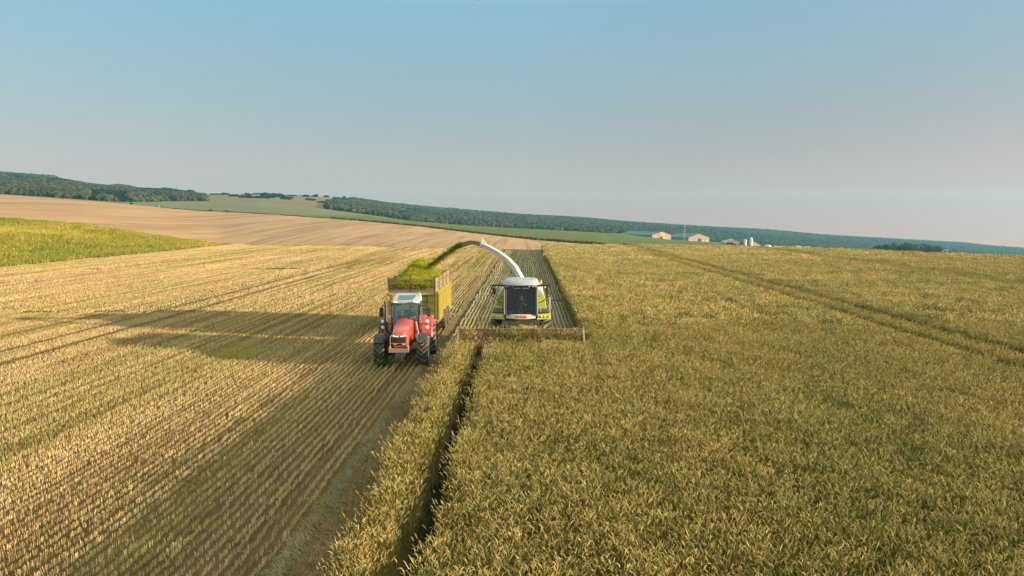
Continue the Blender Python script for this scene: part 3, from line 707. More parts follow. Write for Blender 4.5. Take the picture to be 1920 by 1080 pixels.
def driver(loc, label, shirt, trousers, cap, lean=0.0, reach=0.42, wheel_z=0.34):
    """a seated figure facing -Y; origin at the seat"""
    root = empty("person", loc, 0, label, "person")
    J = {"pelvis": (0, 0, .10), "waist": (0, -.01, .27), "chest": (lean * .5, -.03, .45), "collar": (lean, -.04, .57), "neck": (lean, -.055, .65), "skull": (lean, -.075, .73), "crown": (lean, -.07, .80)}
    Rr = {"pelvis": (.15, .12), "waist": (.14, .11), "chest": (.17, .12), "collar": (.11, .09), "neck": (.055, .055), "skull": (.085, .09), "crown": (.075, .085)}
    Bn = [("pelvis", "waist"), ("waist", "chest"), ("chest", "collar"), ("collar", "neck"), ("neck", "skull"), ("skull", "crown")]
    for s, k in ((-1, "r"), (1, "l")):
        J.update({k + "sh": (lean + s * .20, -.03, .53), k + "el": (lean + s * .27, -.20, .34), k + "wr": (s * .17 + lean * .6, -reach + .03, wheel_z + .02), k + "pm": (s * .155 + lean * .6, -reach - .05, wheel_z + .03)})
        Rr.update({k + "sh": .062, k + "el": .045, k + "wr": .028, k + "pm": (.038, .02)})
        Bn += [("collar", k + "sh"), (k + "sh", k + "el"), (k + "el", k + "wr"), (k + "wr", k + "pm")]
        for i, (dx, l1) in enumerate(((-.03, .040), (-.011, .046), (.009, .043), (.028, .034))):
            a, b = "%sf%d" % (k, i), "%sg%d" % (k, i); bx_ = J[k + "pm"]
            J[a] = (bx_[0] + dx, bx_[1] - l1, bx_[2] + .004); J[b] = (bx_[0] + dx, bx_[1] - l1 - .012, bx_[2] - l1 * .8)
            Rr[a] = .010; Rr[b] = .008; Bn += [(k + "pm", a), (a, b)]
        J[k + "th"] = (J[k + "pm"][0] - s * .05, J[k + "pm"][1] + .02, J[k + "pm"][2] - .02); Rr[k + "th"] = .011; Bn.append((k + "pm", k + "th"))
        J.update({k + "hip": (s * .10, -.04, .08), k + "kn": (s * .15, -.46, .10), k + "an": (s * .15, -.56, -.32), k + "toe": (s * .16, -.74, -.38)})
        Rr.update({k + "hip": .09, k + "kn": .062, k + "an": .042, k + "toe": .035})
        Bn += [("pelvis", k + "hip"), (k + "hip", k + "kn"), (k + "kn", k + "an"), (k + "an", k + "toe")]
    def mf(c):
        if c.z > .61: return 0
        if c.z < .16 and c.y > -.5 or c.z < .2 and -.5 < c.y < -.02 and abs(c.x) < .26 and c.z < .19: return 2
        if c.z < .0: return 2
        if c.y < -.235 and c.z > .2: return 0
        return 1
    bd = body_mesh("body", J, Bn, Rr, mf, [m_skin, shirt, trousers], root)
    hd = MB(); hc = Vector((lean, -.10, .755))
    hd.lathe([(0.0, -.115), (.035, -.11), (.055, -.085), (.070, -.045), (.078, .0), (.080, .04), (.072, .08), (.045, .108), (0, .117)], hc, 'Z', 20)
    hd.hexa([hc + Vector(p) for p in ((-.012, -.072, -.03), (.012, -.072, -.03), (.012, -.06, -.03), (-.012, -.06, -.03))], [hc + Vector(p) for p in ((-.006, -.078, .012), (.006, -.078, .012), (.006, -.07, .012), (-.006, -.07, .012))])
    for s in (-1, 1): hd.lathe([(.018, s * .07), (.024, s * .082), (.01, s * .088)], hc + Vector((0, .01, 0)), 'X', 10)
    hd.build("head", m_skin, root, smooth=True)
    for s in (-1, 1): f = MB(); f.box(hc + Vector((s * .028, -.077, .018)), (.02, .006, .009)); f.build("eye", m_hair, root)
    f = MB(); f.box(hc + Vector((0, -.070, -.055)), (.04, .006, .008)); f.build("mouth", m_hair, root)
    if cap:
        c = MB(); c.lathe([(.086, .035), (.09, .06), (.082, .10), (.05, .125), (0, .13)], hc, 'Z', 20)
        c.prism([(-.06, -.07), (.06, -.07), (.05, -.14), (0, -.155), (-.05, -.14)], hc.z + .045, hc.z + .058, 'Z')
        n = len(c.v) - 10
        for i in range(n, len(c.v)): c.v[i] = (c.v[i][0] + hc.x, c.v[i][1] + hc.y, c.v[i][2])
        c.build("cap", m_cap, root, smooth=True)
    else:
        c = MB(); c.lathe([(.078, -.02), (.088, .03), (.086, .07), (.06, .115), (0, .128)], hc + Vector((0, .012, .0)), 'Z', 20); c.build("hair", m_hair, root, smooth=True)
    return root

# ------------------------------------------------------------ the tractor
def arch(x, w, zb, zt, y, cr):           # a hood cross-section: flat sides, round shoulders
    q = [(x - w / 2, y, zb), (x - w / 2, y, zt - cr)]
    for k in range(1, 6):
        a = math.pi / 2 * k / 6; q.append((x - w / 2 + cr - cr * math.cos(a), y, zt - cr + cr * math.sin(a)))
    q.append((x, y, zt + 0.02))
    q += [(2 * x - p[0], p[1], p[2]) for p in reversed(q[:-1])]
    return q
TR = empty("tractor", (-5.98, 35.3, 0), R(2.6), "red tractor with black cab pillars and a pale roof driving on the stubble", "tractor")
for s in (-1, 1):
    wheel(TR, (s * 1.03, 0, .70), .70, .52, 17, .045, .40, s)
    wheel(TR, (s * 1.14, 2.75, .93), .93, .62, 19, .055, .52, s)
ch = MB(); ch.box((0, 1.3, .85), (.5, 4.0, .5)); ch.box((0, 0, .70), (1.5, .28, .24)); ch.box((0, 2.75, .93), (1.7, .4, .4)); ch.box((0, -.75, .72), (.46, .5, .34))
ch.box((0, 1.9, 1.15), (1.35, 1.5, .5)); ch.build("chassis", m_chas, TR, 0.02)
tk = MB(); tk.box((-.72, 1.35, .98), (.42, .9, .62)); tk.build("fuel_tank", m_blk, TR, 0.06)
st = MB()
for i in range(3): st.box((.82, 1.45 + .05 * i, .55 + .28 * i), (.40, .30, .04))
st.box((.64, 1.5, .85), (.04, .4, .7)); st.build("steps", m_chas, TR)
hood = MB(); secs = []
for y, w, zb, zt, cr in ((-.98, .60, 1.10, 1.62, .16), (-.90, .72, 1.02, 1.72, .20), (-.6, .78, .98, 1.80, .20), (0, .80, 1.0, 1.88, .19), (.7, .84, 1.1, 1.97, .18), (1.3, .88, 1.15, 2.03, .18)):
    secs.append(arch(0, w, zb, zt, y, cr))
hood.loft(secs); hood.build("hood_side", m_red, TR, smooth=True)
ht_ = MB(); secs = []
for y, w, zt in ((-1.03, .46, 1.60), (-.97, .62, 1.70), (-.6, .72, 1.83), (0, .76, 1.91), (.7, .78, 2.0), (1.15, .74, 2.05)):
    secs.append([(-w / 2, y, zt - .10), (-w * .46, y, zt - .03), (-w * .3, y, zt + .012), (0, y, zt + .035), (w * .3, y, zt + .012), (w * .46, y, zt - .03), (w / 2, y, zt - .10)])
ht_.loft(secs); ht_.build("hood", m_redtop, TR, smooth=True)
sc_ = MB(); sc_.loft([[(-.30, 1.12, 2.02), (.30, 1.12, 2.02), (.24, 1.2, 2.16), (-.24, 1.2, 2.16)], [(-.38, 1.42, 2.0), (.38, 1.42, 2.0), (.30, 1.42, 2.18), (-.30, 1.42, 2.18)]]); sc_.build("scuttle", m_blk, TR, 0.02)
gr = MB(); gr.loft([[(-.29, -.99, 1.12), (.29, -.99, 1.12), (.33, -1.0, 1.5), (-.33, -1.0, 1.5)], [(-.27, -1.03, 1.14), (.27, -1.03, 1.14), (.31, -1.05, 1.48), (-.31, -1.05, 1.48)]])
for k in range(9): gr.box((0, -1.055, 1.17 + k * .036), (.54, .02, .012))
g_ = gr.build("grille", m_blk, TR)
hl = MB()
for s in (-1, 1): hl.hexa([(s * .05, -1.05, 1.50), (s * .31, -1.03, 1.53), (s * .31, -.98, 1.53), (s * .05, -.98, 1.5)], [(s * .05, -1.04, 1.56), (s * .29, -1.01, 1.62), (s * .29, -.95, 1.62), (s * .05, -.95, 1.56)])
hl.build("headlight_strip", m_lamp, TR)
for s in (-1, 1):
    l = MB(); l.box((s * .19, -1.075, 1.20), (.13, .04, .07)); l.build("headlight", m_lamp, TR, 0.01)
rd = MB(); rd.loft([[(-.27, -.98, .98), (.27, -.98, .98), (.30, -.98, 1.12), (-.30, -.98, 1.12)], [(-.24, -1.04, 1.0), (.24, -1.04, 1.0), (.27, -1.06, 1.10), (-.27, -1.06, 1.10)]]); rd.build("nose_panel", m_red, TR, 0.015)
bp = MB(); bp.box((0, -1.30, .93), (.92, .16, .17)); bp.box((-.42, -1.18, 1.0), (.07, .3, .22)); bp.box((.42, -1.18, 1.0), (.07, .3, .22))
bp.tube([(-.40, -1.25, .98), (-.40, -1.25, 1.52), (-.36, -1.0, 1.60)], .022); bp.tube([(.40, -1.25, .98), (.40, -1.25, 1.50), (.36, -1.0, 1.58)], .022)
bp.tube([(-.40, -1.25, 1.25), (.40, -1.25, 1.25)], .018); bp.build("front_linkage", m_mud, TR, 0.01)
pl = MB(); pl.box((0, -1.30, .62), (.34, .2, .36)); pl.box((0, -1.2, .42), (.5, .1, .1)); pl.build("hitch", m_chas, TR, 0.01)
# cab
def pane(b, p4, th=0.012):
    a, c, d, e = [Vector(p) for p in p4]; n = (c - a).cross(e - a).normalized() * th
    b.hexa([a, c, d, e], [a + n, c + n, d + n, e + n])
fr = MB()
CB = {"fl": (-.66, 1.42, 1.50), "fr": (.66, 1.42, 1.50), "ml": (-.80, 2.15, 1.42), "mr": (.80, 2.15, 1.42), "bl": (-.72, 3.15, 1.7), "br": (.72, 3.15, 1.7)}
CT = {"fl": (-.68, 1.62, 2.80), "fr": (.68, 1.62, 2.80), "ml": (-.74, 2.25, 2.82), "mr": (.74, 2.25, 2.82), "bl": (-.66, 3.15, 2.78), "br": (.66, 3.15, 2.78)}
for k in CB: fr.tube([CB[k], CT[k]], .045 if k[0] == 'f' else .038, 8)
fr.tube([CB["fl"], CB["fr"]], .05); fr.tube([CT["fl"], CT["fr"]], .05)
for s in "lr":
    fr.tube([CB["f" + s], CB["m" + s], CB["b" + s]], .045); fr.tube([CT["f" + s], CT["m" + s], CT["b" + s]], .045)
fr.tube([CB["bl"], CB["br"]], .04); fr.box((0, 1.6, 1.28), (1.3, .3, .35)); fr.box((0, 2.3, 1.22), (1.45, 1.6, .25))
fr.build("cab_frame", m_blk, TR, smooth=True)
w_ = MB(); pane(w_, (CB["fl"], CB["fr"], CT["fr"], CT["fl"])); w_.build("windscreen", m_glassT, TR)
for s in "lr":
    for i, j in ("fm", "mb"): sd = MB(); pane(sd, (CB[i + s], CB[j + s], CT[j + s], CT[i + s])); sd.build("side_window", m_glassT, TR)
it = MB(); it.box((.05, 2.75, 1.95), (.52, .14, .75)); it.box((.05, 2.5, 1.60), (.52, .5, .16)); it.box((-.45, 2.4, 1.65), (.22, .8, .35)); it.build("seat", m_int, TR, 0.04)
it = MB(); it.box((0, 1.60, 1.72), (1.1, .16, .34)); it.tube([(.08, 1.75, 1.55), (.10, 1.98, 1.92)], .04)
for k in range(16):
    a, b2 = 2 * math.pi * k / 16, 2 * math.pi * (k + 1) / 16
    it.tube([(.10 + .19 * math.cos(a), 2.02 + .05 * math.sin(a), 1.94 + .17 * math.sin(a)), (.10 + .19 * math.cos(b2), 2.02 + .05 * math.sin(b2), 1.94 + .17 * math.sin(b2))], .014, 6)
it.build("steering_wheel", m_int, TR)
li = MB(); li.box((0, 2.4, 2.76), (1.28, 1.4, .06)); li.box((-.5, 2.9, 2.3), (.2, .06, .8)); li.build("cab_lining", m_intl, TR)
pb = MB(); pb.box((-.42, 1.62, 1.94), (.40, .05, .10), (0, 0, .1)); pb.build("paper", m_wht, TR)
rf = MB(); secs = []
for t, z in ((0, 2.80), (.3, 2.88), (1, 2.93)):
    k = 1 - .10 * t ** 2; q = []
    for (x, y) in ((-.70, 1.55), (-.62, 1.40), (.62, 1.40), (.70, 1.55), (.74, 2.3), (.70, 3.05), (.60, 3.22), (-.60, 3.22), (-.70, 3.05), (-.74, 2.3)):
        q.append((x * k, 2.3 + (y - 2.3) * k, z + t * .13 * (2.3 + (y - 2.3) * k - 1.45)))
    secs.append(q)
rf.loft(secs); roof = rf.build("cab_roof", m_roofw, TR, 0.02, True)
m_hatch = paint("dark_glass_hatch", (0.02, 0.075, 0.09), 0.12, 0, 0.12)
q = MB(); hz_ = lambda y, o: 2.93 + .13 * (y - 1.45) + o
q.hexa([(-.36, 1.62, hz_(1.62, -.03)), (.36, 1.62, hz_(1.62, -.03)), (.44, 2.6, hz_(2.6, -.03)), (-.44, 2.6, hz_(2.6, -.03))], [(-.36, 1.62, hz_(1.62, .012)), (.36, 1.62, hz_(1.62, .012)), (.44, 2.6, hz_(2.6, .012)), (-.44, 2.6, hz_(2.6, .012))]); q.build("roof_hatch", m_hatch, roof)
for s in (-1, 1): q = MB(); q.box((s * .50, 1.36, 2.88), (.20, .1, .08)); q.build("roof_lamp", m_lamp, roof, 0.02)
q = MB(); q.lathe([(.05, 0), (.055, .12), (.03, .17), (0, .18)], (.58, 2.75, 3.05), 'Z', 14); q.build("beacon", m_amber, roof, smooth=True)
q = MB(); q.lathe([(.05, 0), (.055, .12), (.03, .17), (0, .18)], (-.78, 2.7, 2.90), 'Z', 14); q.tube([(-.66, 2.7, 2.85), (-.80, 2.7, 2.86)], .02); q.build("beacon", m_amber, roof, smooth=True)
ex = MB(); ex.tube([(-.66, 1.22, 1.3), (-.90, 1.22, 1.45), (-.93, 1.24, 1.9), (-.93, 1.28, 2.75), (-.98, 1.30, 2.95)], [.06, .085, .09, .07, .055], 12); ex.build("exhaust_stack", m_blk, TR, smooth=True)
hs = MB(); hs.tube([(.50, 1.2, 1.1), (.60, 1.15, 1.55), (.52, 1.3, 1.9)], .07, 10); hs.tube([(.62, .9, 1.0), (.66, 1.1, 1.5)], .05, 8); hs.build("air_pipe", m_mud, TR, smooth=True)
for s in (-1, 1):
    mr = MB(); mr.tube([(s * .70, 1.65, 2.68), (s * 1.10, 1.45, 2.70), (s * 1.16, 1.44, 2.60)], .022); mr.build("mirror_arm", m_blk, TR)
    mr = MB(); mr.prism([(s * 1.17 + x * .105, 2.36 + z * .23) for x, z in ((-1, -.7), (-.7, -1), (.7, -1), (1, -.7), (1, .7), (.7, 1), (-.7, 1), (-1, .7))], 1.38, 1.46, 'Y'); mr.build("mirror", m_blk, TR, 0.01)
    la = MB(); la.tube([(s * .66, 1.45, 1.78), (s * 1.08, 1.30, 1.80)], .02); la.tube([(s * 1.06, 1.31, 1.62), (s * 1.08, 1.30, 1.96)], .015); la.build("lamp_bracket", m_blk, TR)
    for z in (1.93, 1.63):
        lm = MB(); lm.lathe([(.03, .05), (.085, .02), (.09, -.02), (.07, -.05), (0, -.055)], (s * 1.10, 1.28, z), 'Y', 16); lm.build("work_lamp", m_lamp, TR, smooth=True)
    ff = MB(); secs = []
    for k in range(9):
        a = R(35 + k * 11); q_ = []
        for (dx, rr) in ((-.24, .80), (-.20, .84), (.20, .84), (.24, .80), (.24, .77), (-.24, .77)): q_.append((s * 1.03 + dx, rr * math.cos(a) * -1, .70 + rr * math.sin(a)))
        secs.append(q_)
    ff.loft(secs); ff.build("front_fender", m_blk, TR)
    rfn = MB(); secs = []
    for k in range(13):
        a = R(8 + k * 12.5); q_ = []
        for (x, rr) in ((.72, 1.10), (.78, 1.13), (1.26, 1.13), (1.34, 1.08), (1.32, 1.05), (.74, 1.06)): q_.append((s * (x if s > 0 else .72 + (x - .72) * .6), 2.75 - rr * math.cos(a), .93 + rr * math.sin(a)))
        secs.append(q_)
    rfn.loft(secs); fdr = rfn.build("rear_fender", m_red, TR)
m_shirtT = flat("teal_shirt", (0.035, 0.06, 0.075), 0.85); m_trou = flat("dark_trousers", (0.03, 0.035, 0.045), 0.85); m_shirtC = flat("dark_jacket", (0.02, 0.02, 0.022), 0.85)
def inplace(root, p): return root.matrix_basis @ Vector(p)
driver(inplace(TR, (.12, 2.5, 1.68)), "driver in a dark shirt and cap at the wheel of the red tractor", m_shirtT, m_trou, True, 0.06, 0.44, 0.30)

# ------------------------------------------------------------ the trailer
TL = empty("silage_trailer", (-6.72, 43.3, 0), R(-.3), "yellow green high sided farm trailer with weathered boards coupled behind the red tractor", "trailer")
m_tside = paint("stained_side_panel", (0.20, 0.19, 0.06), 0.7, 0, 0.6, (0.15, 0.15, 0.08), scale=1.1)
W2 = 1.33; LN = 7.8; ZB, ZM, ZT = .95, 2.62, 3.46
fp = MB(); fp.box((0, .03, (ZB + ZM) / 2), (2 * W2 - .04, .05, ZM - ZB))
for x in (-1.0, -.55, 0, .55, 1.0): fp.box((x, -.03, (ZB + ZM) / 2), (.08, .07, ZM - ZB))
for z in (1.25, 1.7, 2.15): fp.box((0, -.025, z), (2 * W2, .05, .035))
fp.box((0, -.03, ZM - .04), (2 * W2, .09, .10)); fp.build("front_wall", m_tyel, TL)
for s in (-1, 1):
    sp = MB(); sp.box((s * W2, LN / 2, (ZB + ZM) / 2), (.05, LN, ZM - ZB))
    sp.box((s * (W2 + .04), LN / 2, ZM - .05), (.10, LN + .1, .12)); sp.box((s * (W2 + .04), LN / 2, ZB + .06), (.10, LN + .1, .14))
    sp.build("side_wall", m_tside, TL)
    for k in range(11):
        y = .02 + k * (LN - .04) / 10
        po = MB(); po.box((s * (W2 + .07), y, (ZB + ZM) / 2 - .06), (.12, .10, ZM - ZB + .22)); po.build("stake", m_tyel, TL, 0.01)
    ub = MB()
    for k in range(3): ub.box((s * (W2 - .01), LN / 2, ZM + .14 + k * .285), (.045, LN - .02, .265))
    ub.build("side_boards", m_board, TL)
    for k in range(5):
        y = .03 + k * (LN - .06) / 4; po = MB(); po.box((s * (W2 + .045), y, (ZM + ZT) / 2 + .02), (.06, .09, ZT - ZM + (.22 if k in (0, 4) else .05))); po.build("board_post", m_board, TL, 0.01)
fb = MB(); fb.box((0, .02, ZM + .16), (2 * W2 - .06, .05, .30)); fb.build("front_board", m_board, TL)
rl = MB(); rl.box((0, .02, ZT), (2 * W2 - .02, .06, .07)); rl.box((0, .0, (ZM + ZT) / 2 + .1), (.07, .06, ZT - ZM)); rl.box((-W2 + .16, .02, (ZM + ZT) / 2 + .1), (.16, .05, ZT - ZM - .1)); rl.box((W2 - .09, .02, (ZM + ZT) / 2 + .1), (.05, .05, ZT - ZM - .1)); rl.build("front_rails", m_board, TL)
rw = MB(); rw.box((0, LN, (ZB + ZT) / 2), (2 * W2, .06, ZT - ZB)); rw.build("tailgate", m_board, TL)
fl_ = MB(); fl_.box((0, LN / 2, ZB), (2 * W2 - .06, LN, .10)); fl_.box((-.4, LN / 2, ZB - .2), (.12, LN, .25)); fl_.box((.4, LN / 2, ZB - .2), (.12, LN, .25)); fl_.build("floor_frame", m_chas, TL)
db = MB(); db.hexa([(-.45, .1, .62), (.45, .1, .62), (.1, -3.3, .62), (-.1, -3.3, .62)], [(-.45, .1, .86), (.45, .1, .86), (.1, -3.3, .78), (-.1, -3.3, .78)]); db.build("drawbar", m_chas, TL)
for y in (3.7, 5.15):
    ax = MB(); ax.box((0, y, .62), (2.4, .14, .14)); ax.build("axle", m_chas, TL)
    for s in (-1, 1): wheel(TL, (s * 1.30, y, .66), .66, .56, 22, .03, .33, s, rm_=m_chas)
ld = MB()
for x in (.55, .9): ld.tube([(x, -.12, 1.1), (x, -.12, 2.55)], .018)
for k in range(6): ld.tube([(.55, -.12, 1.2 + k * .25), (.9, -.12, 1.2 + k * .25)], .014)
ld.build("ladder", m_chas, TL)

# the load: one heap of chopped crop
m_chop = leafy("chopped_crop", [(0.0, (0.14, 0.17, 0.012)), (0.4, (0.29, 0.28, 0.02)), (0.75, (0.47, 0.40, 0.035)), (1.0, (0.64, 0.53, 0.10))], 1.1, ((1.05, 1.0, 1.0), (0.72, 0.9, 0.85)), 0.25, 0.5)
def heap_z(x, y):
    e = max(0, min(1, (W2 - abs(x)) / .8)) ** .6; f = max(0, min(1, (y + .05) / 2.2)) ** .8; g = max(0, min(1, (LN - y) / 1.2)) ** .7
    z = 3.02 + .26 * min(e, g) + 1.0 * math.exp(-((x + .02) / .75) ** 2 - ((y - 3.7) / 1.7) ** 2) + .40 * math.exp(-((x + .35) / .85) ** 2 - ((y - 1.6) / 1.5) ** 2) * f + .30 * math.exp(-((x - .7) / .5) ** 2 - ((y - 3.0) / 1.4) ** 2)
    z -= .30 * math.exp(-((x - W2) / .55) ** 2 - (y / .9) ** 2)
    return z + .07 * mnoise.noise(Vector((x * 2.2, y * 2.2, 0))) + .03 * mnoise.noise(Vector((x * 7, y * 7, 0)))
hm_ = []; hf_ = []; NX, NY = 30, 70
for j in range(NY + 1):
    for i in range(NX + 1):
        x = -W2 + .05 + (2 * W2 - .1) * i / NX; y = .06 + (LN - .14) * j / NY; hm_.append((x, y, heap_z(x, y)))
n_ = len(hm_)
for (x, y) in ((-W2 + .05, .06), (W2 - .05, .06), (W2 - .05, LN - .08), (-W2 + .05, LN - .08)): hm_.append((x, y, ZB + .08))
for j in range(NY):
    for i in range(NX): a = j * (NX + 1) + i; hf_.append((a, a + 1, a + NX + 2, a + NX + 1))
hf_.append(tuple([n_, n_ + 1] + [i for i in range(NX, -1, -1)]))
hf_.append(tuple([n_ + 1, n_ + 2] + [j * (NX + 1) + NX for j in range(NY, -1, -1)]))
hf_.append(tuple([n_ + 2, n_ + 3] + [NY * (NX + 1) + i for i in range(NX + 1)])); hf_.append(tuple([n_ + 3, n_] + [j * (NX + 1) for j in range(NY + 1)]))
hb = MB().add(hm_, hf_); heap = hb.build("silage_heap", m_chop, None); heap.matrix_world = TL.matrix_basis; tag(heap, "bright yellow green heap of chopped silage filling the trailer", "silage", None, "stuff")
a_ = heap.data.attributes.new("tint", 'FLOAT', 'POINT'); a_.data.foreach_set("value", [0.35 + .4 * mnoise.noise(Vector(p) * 3) for p in hm_])
def chip(m, s=1.0, n=9, sp=0.09):
    b = Blades()
    for _ in range(n): b.strip((random.gauss(0, sp), random.gauss(0, sp), random.gauss(0, sp * .4)), random.uniform(0, 6.28), random.uniform(.03, .07) * s, .018 * s, random.uniform(.2, 1.5), .3, random.uniform(0.2, .9), 1)
    return b.proto("chips", m)
cps = [chip(m_chop) for _ in range(5)]; loose = [chip(m_chop, .7, 5, .16) for _ in range(5)]; one_ = [chip(m_chop, .55, 1, .01) for _ in range(4)]
cl = []
for _ in range(6500):
    x, y = random.uniform(-W2 + .06, W2 - .06), random.uniform(.08, LN - .1); cl.append((x, y, heap_z(x, y) + .01))
for _ in range(900): cl.append((random.uniform(-W2 + .2, W2 - .2), -.02 + .07, random.uniform(ZM + .33, 3.2)))
cl = np.array(cl); R3 = lambda n: np.stack([RNG.uniform(-.5, .5, n), RNG.uniform(-.5, .5, n), RNG.uniform(0, 6.28, n)], 1); R3f = lambda n: RNG.uniform(0, 6.28, (n, 3))
cc = scatter("silage_chips", [(cps, cl, R3(len(cl)), RNG.uniform(.7, 1.3, len(cl)))], "coarse loose chips over the silage load in the trailer", "silage chips"); cc.matrix_world = TL.matrix_basis

# ------------------------------------------------------------ the forage harvester
FH = empty("forage_harvester", (-.30, 38.5, 0), 0, "lime green and white forage harvester with a wide cab windscreen cutting the standing crop", "harvester")
for s in (-1, 1):
    wheel(FH, (s * 1.16, 0, .97), .97, .78, 16, .06, .50, s)
    wheel(FH, (s * 1.10, 3.3, .68), .68, .5, 17, .045, .36, s)
ch = MB(); ch.box((0, 1.9, 1.05), (1.1, 4.6, .6)); ch.box((0, 0, .97), (1.7, .4, .4)); ch.box((0, 3.3, .7), (1.9, .2, .2)); ch.build("chassis", m_chas, FH)
cbn = MB()    # cab shell pillars and floor
F0, F1 = -1.28, -1.10                    # windscreen foot and head
for s in (-1, 1):
    cbn.tube([(s * .76, F0, 2.14), (s * .76, F1, 3.66)], .05, 8); cbn.tube([(s * .80, .45, 2.2), (s * .80, .45, 3.66)], .06, 8)
    cbn.tube([(s * .76, F1, 3.66), (s * .80, .45, 3.66)], .05); cbn.box((s * .80, -.4, 2.12), (.1, 1.7, .2))
cbn.tube([(-.76, F1, 3.66), (.76, F1, 3.66)], .05); cbn.box((0, -.4, 2.04), (1.6, 1.7, .14)); cbn.box((0, .5, 2.9), (1.6, .08, 1.6)); cbn.build("cab_frame", m_blk, FH, smooth=True)
m_trim = paint("brown_grey_trim", (.30, .22, .19), .5)
for s in (-1, 1): rs_ = MB(); rs_.tube([(s * .83, F0 - .02, 2.2), (s * .83, F1 - .02, 3.6)], .03); rs_.build("windscreen_trim", m_trim, FH)
w_ = MB(); pane(w_, ((-.73, F0 - .02, 2.18), (.73, F0 - .02, 2.18), (.73, F1 - .02, 3.62), (-.73, F1 - .02, 3.62))); w_.build("windscreen", m_glassC, FH)
for s in (-1, 1): sd = MB(); pane(sd, ((s * .80, F0 + .05, 2.2), (s * .80, .40, 2.2), (s * .80, .40, 3.6), (s * .80, F1 + .05, 3.6))); sd.build("side_window", m_glassC, FH)
cw = MB(); cw.tube([(-.15, F0 - .06, 2.25), (.12, F0 + .02, 2.9)], .012); cw.build("wiper", m_blk, FH)
rf = MB(); secs = []
for t, z in ((0, 3.68), (.2, 3.74), (.55, 3.86), (.85, 3.92), (1, 3.93)):
    k = 1 - .30 * t ** 2.2; q = []
    for i in range(28):
        a = 2 * math.pi * i / 28; x = math.copysign(abs(math.cos(a)) ** .35, math.cos(a)) * .92; y = math.copysign(abs(math.sin(a)) ** .45, math.sin(a)) * 1.15
        q.append((x * k, -.25 + y * k - .10 * (abs(y) > .9) * (y < 0) * (1 - abs(x) / .92), z))
    secs.append(q)
rf.loft(secs); rfo = rf.build("cab_roof", m_roofw, FH, smooth=True)
q = MB()
for x in (-.55, .55): q.box((x, -.25, 3.925), (.02, 1.2, .012))
q.box((-.10, -1.12, 3.87), (.10, .14, .02), (.4, 0, .3)); q.box((.12, -1.2, 3.86), (.16, .10, .02), (.4, 0, -.2)); q.build("roof_seam", m_chas, rfo)
